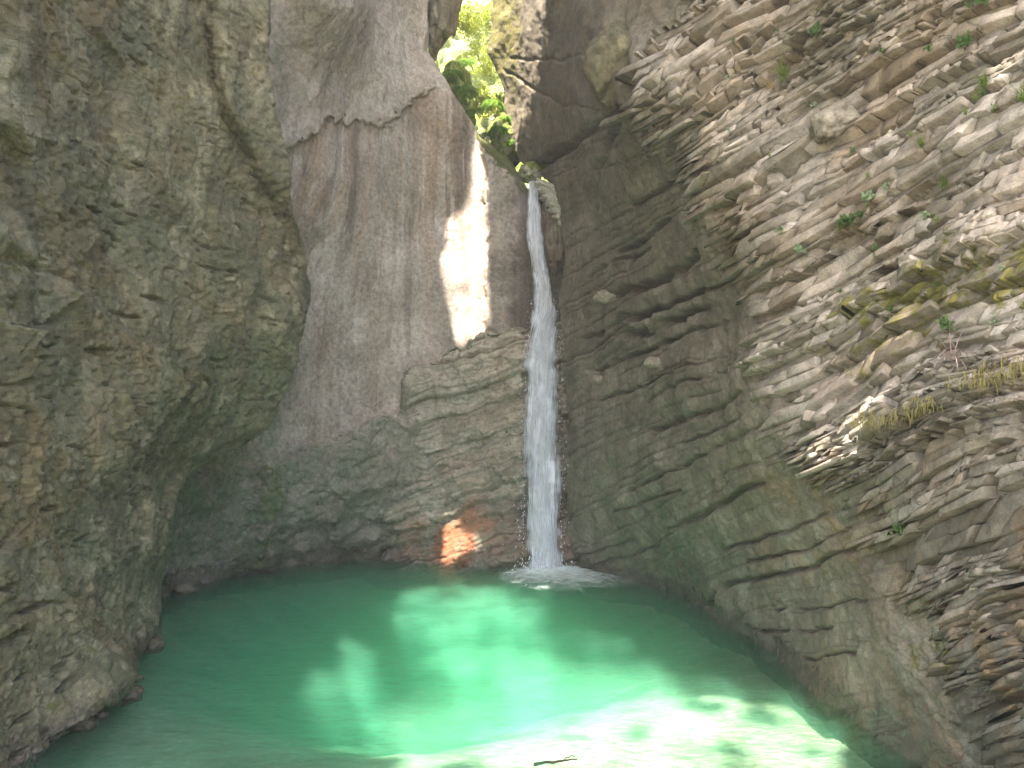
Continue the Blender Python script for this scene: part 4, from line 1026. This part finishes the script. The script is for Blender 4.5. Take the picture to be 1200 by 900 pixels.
for _ in range(30):
    u, v = rng.uniform(850, 1190), rng.uniform(10, 420)
    if u > np.interp(v, [p[0] for p in EDGE], [p[1] for p in EDGE]) + 40:
        if rng.random() < .5: grass_tuft((u, v), rng.uniform(.10, .18), 'tiny plant rooted in a crack of the layered cliff', nb=26, group='tiny plants in cracks of the layered cliff')
        else: herb((u, v), rng.uniform(.09, .15), 'tiny plant rooted in a crack of the layered cliff', [M_LEAF, M_PALE][int(rng.random() < .4)], 12, 'tiny plants in cracks of the layered cliff')
def twigs():
    p, n = surf('right', 1116, 412); L = Leaves()
    for _ in range(34):
        L.blade(p + rng.normal(size=3) * .07, outdir(n, .15, .75), rng.uniform(.2, .55), .012, 1.0, 5)
    tag(L.build('dry_twigs', M_TWIG, p), 'pinkish bunch of dry twigs on the mossy beds of layered cliff', 'dry twigs')
twigs()

# loose stones
for uv, r, lab in [((704, 355), .30, 'pale rounded stone lodged left of the dark hollow'), ((762, 432), .24, 'pale angular stone below the deepest dark hollow'), ((697, 440), .20, 'small pale stone near the waterfall side of hollow')]:
    p, n = surf('right', *uv); boulder('stone', tuple(p + n * r * .2), (r * 1.3, r, r * .75), M_RIGHT, lab, 'stone', 'stones lodged in the hollow', seed=int(uv[0]), sub=4, tone=.8)
p, n = surf('right', 975, 152); boulder('boulder', tuple(p + n * .08), (.36, .3, .26), M_RIGHT, 'brown block jutting from beds high on the layered cliff', seed=3, sub=4, tone=-.1, rot=(0, -.4, 0), boxy=.4)
p, n = surf('right', 712, 80); boulder('chockstone', tuple(p + n * .1), (.72, .9, 1.05), M_LEFT, 'big rounded boulder wedged in dark cleft above the hollow', seed=8, sub=6, flat=.0, bumpy=.25, tone=-.6, moss=.10)
c = pos(520, 0, 36.6); boulder('boulder', tuple(c), (.85, 1.4, 2.3), M_HOLLOW, 'dark rock hanging beside the sunlit cleft at the top', seed=12, sub=6, flat=.7, moss=.22, rot=(0, .12, 0))
c = pos(534, 124, 36.8); bank = boulder('boulder', tuple(c), (.95, 1.5, 1.7), M_SLOT, 'mossy boulder under the ferns in the sunlit cleft', seed=14, sub=6, moss=.85)
c = pos(590, 165, 37.5); boulder('boulder', tuple(c), (.9, 1.5, 1.3), M_SLOT, 'yellow mossy boulder in cleft just above the waterfall lip', seed=17, sub=6, moss=.6)
# chute rock beside the lip: pale slabs on a dark body
c = pos(650, 268, 33.6); chute = boulder('chute_rock', tuple(c), (.62, .8, 1.9), M_BUTT, 'dark rock with pale striped slabs right of the waterfall lip', 'rock', seed=21, sub=6, wet=.75, tone=-.3)
for k in range(7):
    q = pos(640 + k * 3.6, 219 + k * 7.6, 32.9 + .015 * k) - np.array(chute.location)
    b = boulder('slab', tuple(q), (.52 - .025 * k, .5, .135), M_SLOT, None, seed=30 + k, sub=4, flat=1.1, tone=1.3, rot=(.2, .35, .2), boxy=.5); b.parent = chute
# shore stones along the far waterline
shore = [((212, 693), .25, 'brown'), ((262, 676), .22, 'flat brown'), ((300, 668), .30, 'wet dark'), ((342, 661), .42, 'shiny wet'), ((352, 655), .34, 'tall wet'), ((388, 655), .40, 'glistening'), ((415, 650), .26, 'low'), ((455, 653), .35, 'dark')]
names = ['brown shore stone where the pool meets the left alcove', 'flat brown shore stone second along the alcove shore', 'wet dark shore stone below the smooth green rib', 'shiny wet shore stone in front of the taller wet stone', 'tall wet stone against foot of the back wall', 'glistening wet stone left of the buttress foot', 'low stone at pool edge beside the glistening stone', 'dark stone at corner where buttress enters the pool']
for (uv, r, _), lab in zip(shore, names):
    d = zwater(uv[1]); c = pos(uv[0], uv[1], d)
    boulder('shore_stone', (c[0], c[1] + .15, .04), (r * 1.6, r * 1.1, r * .95), M_BUTT, lab, 'stone', 'wet stones along the far shore', seed=int(uv[0]), sub=4, wet=.62)

for u, v, r in [(185, 748, .10), (180, 757, .22), (158, 795, .13), (146, 814, .26), (120, 838, .09), (96, 848, .20), (60, 864, .12), (34, 877, .24), (74, 858, .08)]:
    c = pos(u, v, zwater(v)); boulder('shore_stone', (c[0] - .02, c[1], .0), (r * 1.3, r, r * .75), M_LEFT, 'small dark wet stone at the waterline of the left cliff', 'stone', 'wet stones at the foot of the left cliff', seed=int(u), sub=4, wet=.75, tone=-.3)
# ferns in the cleft
def fern(center, size, label, nf=26):
    L = Leaves(); c = np.array(center, float)
    for _ in range(nf):
        a = rng.uniform(0, 2 * math.pi); d = np.array([math.cos(a), math.sin(a) - .4, rng.uniform(.1, .9)]); d /= np.linalg.norm(d)
        p = c + rng.normal(size=3) * size * .06; ln = size * rng.uniform(.6, 1.2); st = 22
        for k in range(st):
            p2 = p + d * ln / st; d = d + np.array([0, 0, -.13]); d /= np.linalg.norm(d)
            s = np.cross(d, [0, 0, 1.]); s /= np.linalg.norm(s) + 1e-9
            w = ln * .26 * math.sin(math.pi * (k + 1.2) / (st + 1.5))
            for sg in (-1, 1):
                L.leaf(p, s * sg + d * .45 + np.array([0, 0, -.15]), np.array([0, 0, 1.]), w * .75, w * .18 + .010)
            p = p2
    return tag(L.build('fern', M_FERN, c), label, 'fern', 'ferns in the sunlit cleft')
for (u, v, d), sz, lab in [((530, 86, 35.0), .95, 'fern hanging beside the dark rock at top of cleft'), ((543, 104, 35.0), 1.0, 'largest fern on left bank of the sunlit cleft'), ((552, 132, 34.9), .7, 'lower fern touching edge of the smooth grey wall'), ((580, 120, 35.5), .8, 'fern in middle of the cleft under bright gap'),
                           ((585, 150, 35.2), .8, 'fern above the yellow mossy boulder'), ((593, 138, 36.6), .6, 'fern on the sunlit right bank of the cleft, upper of two'), ((601, 166, 36.0), .5, 'fern on the sunlit right bank of the cleft, just above the lip'), ((570, 158, 35.2), .6, 'small fern right behind the curved grey lip'), ((548, 72, 35.4), .7, 'fern near top against the bright gap')]:
    fern(pos(u, v, d), sz, lab)
# leafy shrubs further up the cleft, in full sun
def shrub(center, size, label, nl=2200):
    L = Leaves(); c = np.array(center, float)
    stems = [np.array([rng.normal() * .5, rng.normal() * .5, rng.uniform(.2, 1)]) for _ in range(14)]
    for d in stems: L.blade(c - np.array([0, 0, size * .7]), d, size * 1.5, .04, .3, 5)
    for _ in range(nl):
        d = stems[rng.integers(14)]; d = d / np.linalg.norm(d); t = rng.uniform(.25, 1.3)
        p = c - np.array([0, 0, size * .7]) + d * size * t * 1.1 + rng.normal(size=3) * size * .16
        L.leaf(p, rng.normal(size=3), rng.normal(size=3), rng.uniform(.08, .17), rng.uniform(.04, .09))
    o = L.build('shrub', M_SHRUB, c); return tag(o, label, 'shrub', 'shrubs up the sunlit cleft')
for (u, v, d), sz, lab in [((548, 22, 41), 1.1, 'sunlit shrub at the top of the cleft beside the dark hanging rock'), ((570, 72, 43), 1.2, 'sunlit shrub halfway down the bright gap'), ((563, 118, 40), 1.0, 'sunlit shrub low in the bright gap above the ferns'), ((556, 48, 47), 1.3, 'pale sunlit shrub far up the cleft between the two nearer shrubs'), ((572, 20, 46), 1.2, 'sunlit shrub at the top of the cleft beside the mossy rock'), ((588, 128, 41), .8, 'sunlit shrub against the mossy right side of the cleft')]:
    shrub(pos(u, v, d), sz, lab)
# mossy rock at the lip with its bright cushion
c = pos(621, 203, 34.0)
lip = boulder('boulder', tuple(c), (.52, .6, .42), M_SLOT, 'small rock with bright yellow moss right above the waterfall lip', seed=23, sub=5, moss=.55)
L = Leaves()
for _ in range(700):
    a = rng.normal(size=3); a[2] = abs(a[2]); a /= np.linalg.norm(a); q = a * np.array([.46, .52, .36]) + c; L.blade(q, outdir(a, .3, .5), rng.uniform(.06, .16), .03, 1.0, 2)
L.build('moss_cushion', leaf_material('bright_moss', (.16, .20, .02), (.34, .34, .05)), c, lip)

# driftwood on the shallow near side
def driftwood():
    base = pos(655, 891, zwater(891)); base[2] = -.01
    root = empty('driftwood', base); tag(root, 'brown driftwood branch lying in the shallow near pool', 'driftwood')
    m = rock_material('wet_bark', (.045, .03, .02), (.085, .055, .035), (.14, .10, .07), bump=.5, fine=30)
    def limb(name, a, b, r0, r1, seed):
        n, k = 40, 12; t = np.linspace(0, 1, n)[:, None]; ax = (1 - t) * np.array(a) + t * np.array(b)
        ax = ax + np.stack([fbm(np.stack([t[:, 0] * 3, t[:, 0] * 0 + seed + q, t[:, 0] * 0], -1), 3, 950) for q in range(3)], -1) * np.array([.05, .07, .025])
        th = np.linspace(0, 2 * math.pi, k, endpoint=False)
        d = np.array(b) - np.array(a); d = d / np.linalg.norm(d); s = np.cross(d, [0, 0, 1.]); s /= np.linalg.norm(s); u_ = np.cross(s, d)
        r = (r0 + (r1 - r0) * t) * (1 + .25 * fbm(np.stack([t * 6 + 0 * th, np.cos(th) + 0 * t, np.sin(th) + 0 * t], -1), 3, seed))
        co = ax[:, None, :] + r[..., None] * (np.cos(th)[None, :, None] * s + np.sin(th)[None, :, None] * u_)
        f = []
        for i in range(n - 1):
            for j in range(k): f.append((i * k + j, i * k + (j + 1) % k, (i + 1) * k + (j + 1) % k, (i + 1) * k + j))
        z = np.zeros(n * k)
        return mesh_obj(name, co.reshape(-1, 3), f, m, dict(tone=z, moss=z, algae=z, warm=z + .4, wet=z + .3), root)
    limb('trunk', (-.36, -.04, -.02), (.30, .05, .01), .024, .010, 1)
    limb('branch', (.0, .0, -.005), (.26, .15, .015), .011, .005, 5)
driftwood()

# foam, splash and spray where the fall lands
def foam():
    n_, k = 46, 120; r = np.linspace(0, 1, n_); th = np.linspace(0, 2 * math.pi, k)
    R_, T_ = np.meshgrid(r, th, indexing='ij')
    X = R_ * np.cos(T_) * 2.5 + .75 * R_; Y = R_ * np.sin(T_) * 2.9 - 1.9 * R_
    p3 = np.stack([X, Y, X * 0], -1)
    Z = .055 + (1 - R_) * .10 + fbm(p3 * 4, 4, 971) * .05 * (1.2 - R_)
    m, nt = new_mat('foam_white'); n = N(nt)
    vec = n.add('ShaderNodeTexCoord').outputs['Object']
    al = n.math('ADD', n.noise(vec, 2.2, 9, .72, .9), n.math('MULTIPLY', n.math('SUBTRACT', .90, n.attr('edge')), .60))
    al = n.mapr(al, .43, 1.0)
    d = n.add('ShaderNodeBsdfDiffuse'); d.inputs[0].default_value = (.74, .86, .86, 1)
    tr = n.add('ShaderNodeBsdfTransparent'); mx = n.add('ShaderNodeMixShader'); n.link(al, mx.inputs[0]); n.link(tr.outputs[0], mx.inputs[1]); n.link(d.outputs[0], mx.inputs[2])
    o = n.add('ShaderNodeOutputMaterial'); n.link(mx.outputs[0], o.inputs[0])
    mesh_obj('foam', np.stack([X, Y, Z], -1), grid_faces(n_, k), m, dict(edge=R_), fall)
foam()
def drops():
    co0, f0 = ico(1); C_, F_ = [], []
    def drop(p, r):
        F_.append(f0 + len(C_) * len(co0)); C_.append(co0 * r * np.array([1, 1, rng.uniform(1, 2.6)]) + p)
    for _ in range(420):                                     # splash above the foam
        a = rng.uniform(0, 6.28); q = abs(rng.normal()) * .55
        drop(np.array([math.cos(a) * q, math.sin(a) * q * .8 - .2, abs(rng.normal()) * .35 * max(.1, 1 - q * .5) + .05]), rng.uniform(.008, .022))
    v = np.array([p[0] for p in FALL])
    for _ in range(380):                                     # drops that leave the edges of the stream
        vv = rng.uniform(350, 668); w = np.interp(vv, v, [p[3] for p in FALL]); sgn = rng.choice([-1, 1])
        p = pos(np.interp(vv, v, [p[1] for p in FALL]) + sgn * w * (.42 + rng.exponential() * .09), vv, np.interp(vv, v, [p[2] for p in FALL]) - rng.uniform(-.1, .4)) - np.array(fall.location)
        drop(p, rng.uniform(.006, .017))
    m, nt = new_mat('water_drop'); n = N(nt); b = n.add('ShaderNodeBsdfPrincipled'); b.inputs['Base Color'].default_value = (.85, .88, .95, 1); b.inputs['Roughness'].default_value = .15
    o = n.add('ShaderNodeOutputMaterial'); n.link(b.outputs[0], o.inputs[0])
    s = mesh_obj('spray', np.concatenate(C_), np.concatenate(F_), m, None, fall); s['kind'] = 'stuff'
drops()

# ================================================================== thin haze added as a soft veil of glare
def haze():
    co, f = np.array([[x, y, z] for x in (-80, 80) for y in (-75, 115) for z in (-7.0, 64.0)], float), [(0, 1, 3, 2), (4, 6, 7, 5), (0, 4, 5, 1), (2, 3, 7, 6), (0, 2, 6, 4), (1, 5, 7, 3)]
    m, nt = new_mat('veil_haze'); n = N(nt)
    p = n.add('ShaderNodeVolumePrincipled'); p.inputs['Density'].default_value = .0009; p.inputs['Color'].default_value = (.90, .92, .90, 1)
    o = n.add('ShaderNodeOutputMaterial'); n.link(p.outputs[0], o.inputs['Volume'])
    h = mesh_obj('haze', co, f, m, smooth_shade=False); h['kind'] = 'stuff'; h['label'] = 'thin haze added as a soft veil of glare through the gorge'; h['category'] = 'haze'
haze()

# ================================================================== camera, light, world
cam = bpy.data.cameras.new('camera'); co = bpy.data.objects.new('camera', cam); COL.objects.link(co); sc.camera = co
co.location = (0, 0, CAMH); co.rotation_euler = (math.radians(90) + PITCH, 0, 0)
cam.sensor_fit = 'HORIZONTAL'; cam.sensor_width = 36; cam.lens = 36 * FPX / 1200; cam.clip_start = .1; cam.clip_end = 3000

elev = math.asin(TO_SUN[2]); az = math.atan2(TO_SUN[0], TO_SUN[1])
w = bpy.data.worlds.new('World'); sc.world = w; w.use_nodes = True
nt = w.node_tree; bg = nt.nodes['Background']
sky = nt.nodes.new('ShaderNodeTexSky'); sky.sky_type = 'NISHITA'; sky.sun_disc = False
sky.sun_elevation = elev; sky.sun_rotation = az; sky.air_density = 1.0; sky.dust_density = 3.0; sky.ozone_density = .3
nt.links.new(sky.outputs[0], bg.inputs[0]); bg.inputs[1].default_value = .13
sun = bpy.data.lights.new('sun', 'SUN'); sun.energy = 5.0; sun.angle = math.radians(.53); sun.color = (1, .92, .82)
so = bpy.data.objects.new('sun', sun); COL.objects.link(so); so.location = (-20, -30, 60)
so.rotation_euler = Vector(-TO_SUN).to_track_quat('-Z', 'Y').to_euler()

sc.view_settings.view_transform = 'Standard'; sc.view_settings.look = 'None'; sc.view_settings.gamma = 1; sc.view_settings.exposure = 2.95
sc.view_settings.use_curve_mapping = False
cy = sc.cycles
cy.max_bounces = 8; cy.diffuse_bounces = 5; cy.glossy_bounces = 3; cy.transparent_max_bounces = 16; cy.volume_bounces = 2; cy.transmission_bounces = 4
cy.caustics_reflective = False; cy.caustics_refractive = False; cy.sample_clamp_indirect = 6
cy.use_denoising = True; cy.use_adaptive_sampling = True; cy.adaptive_threshold = .012
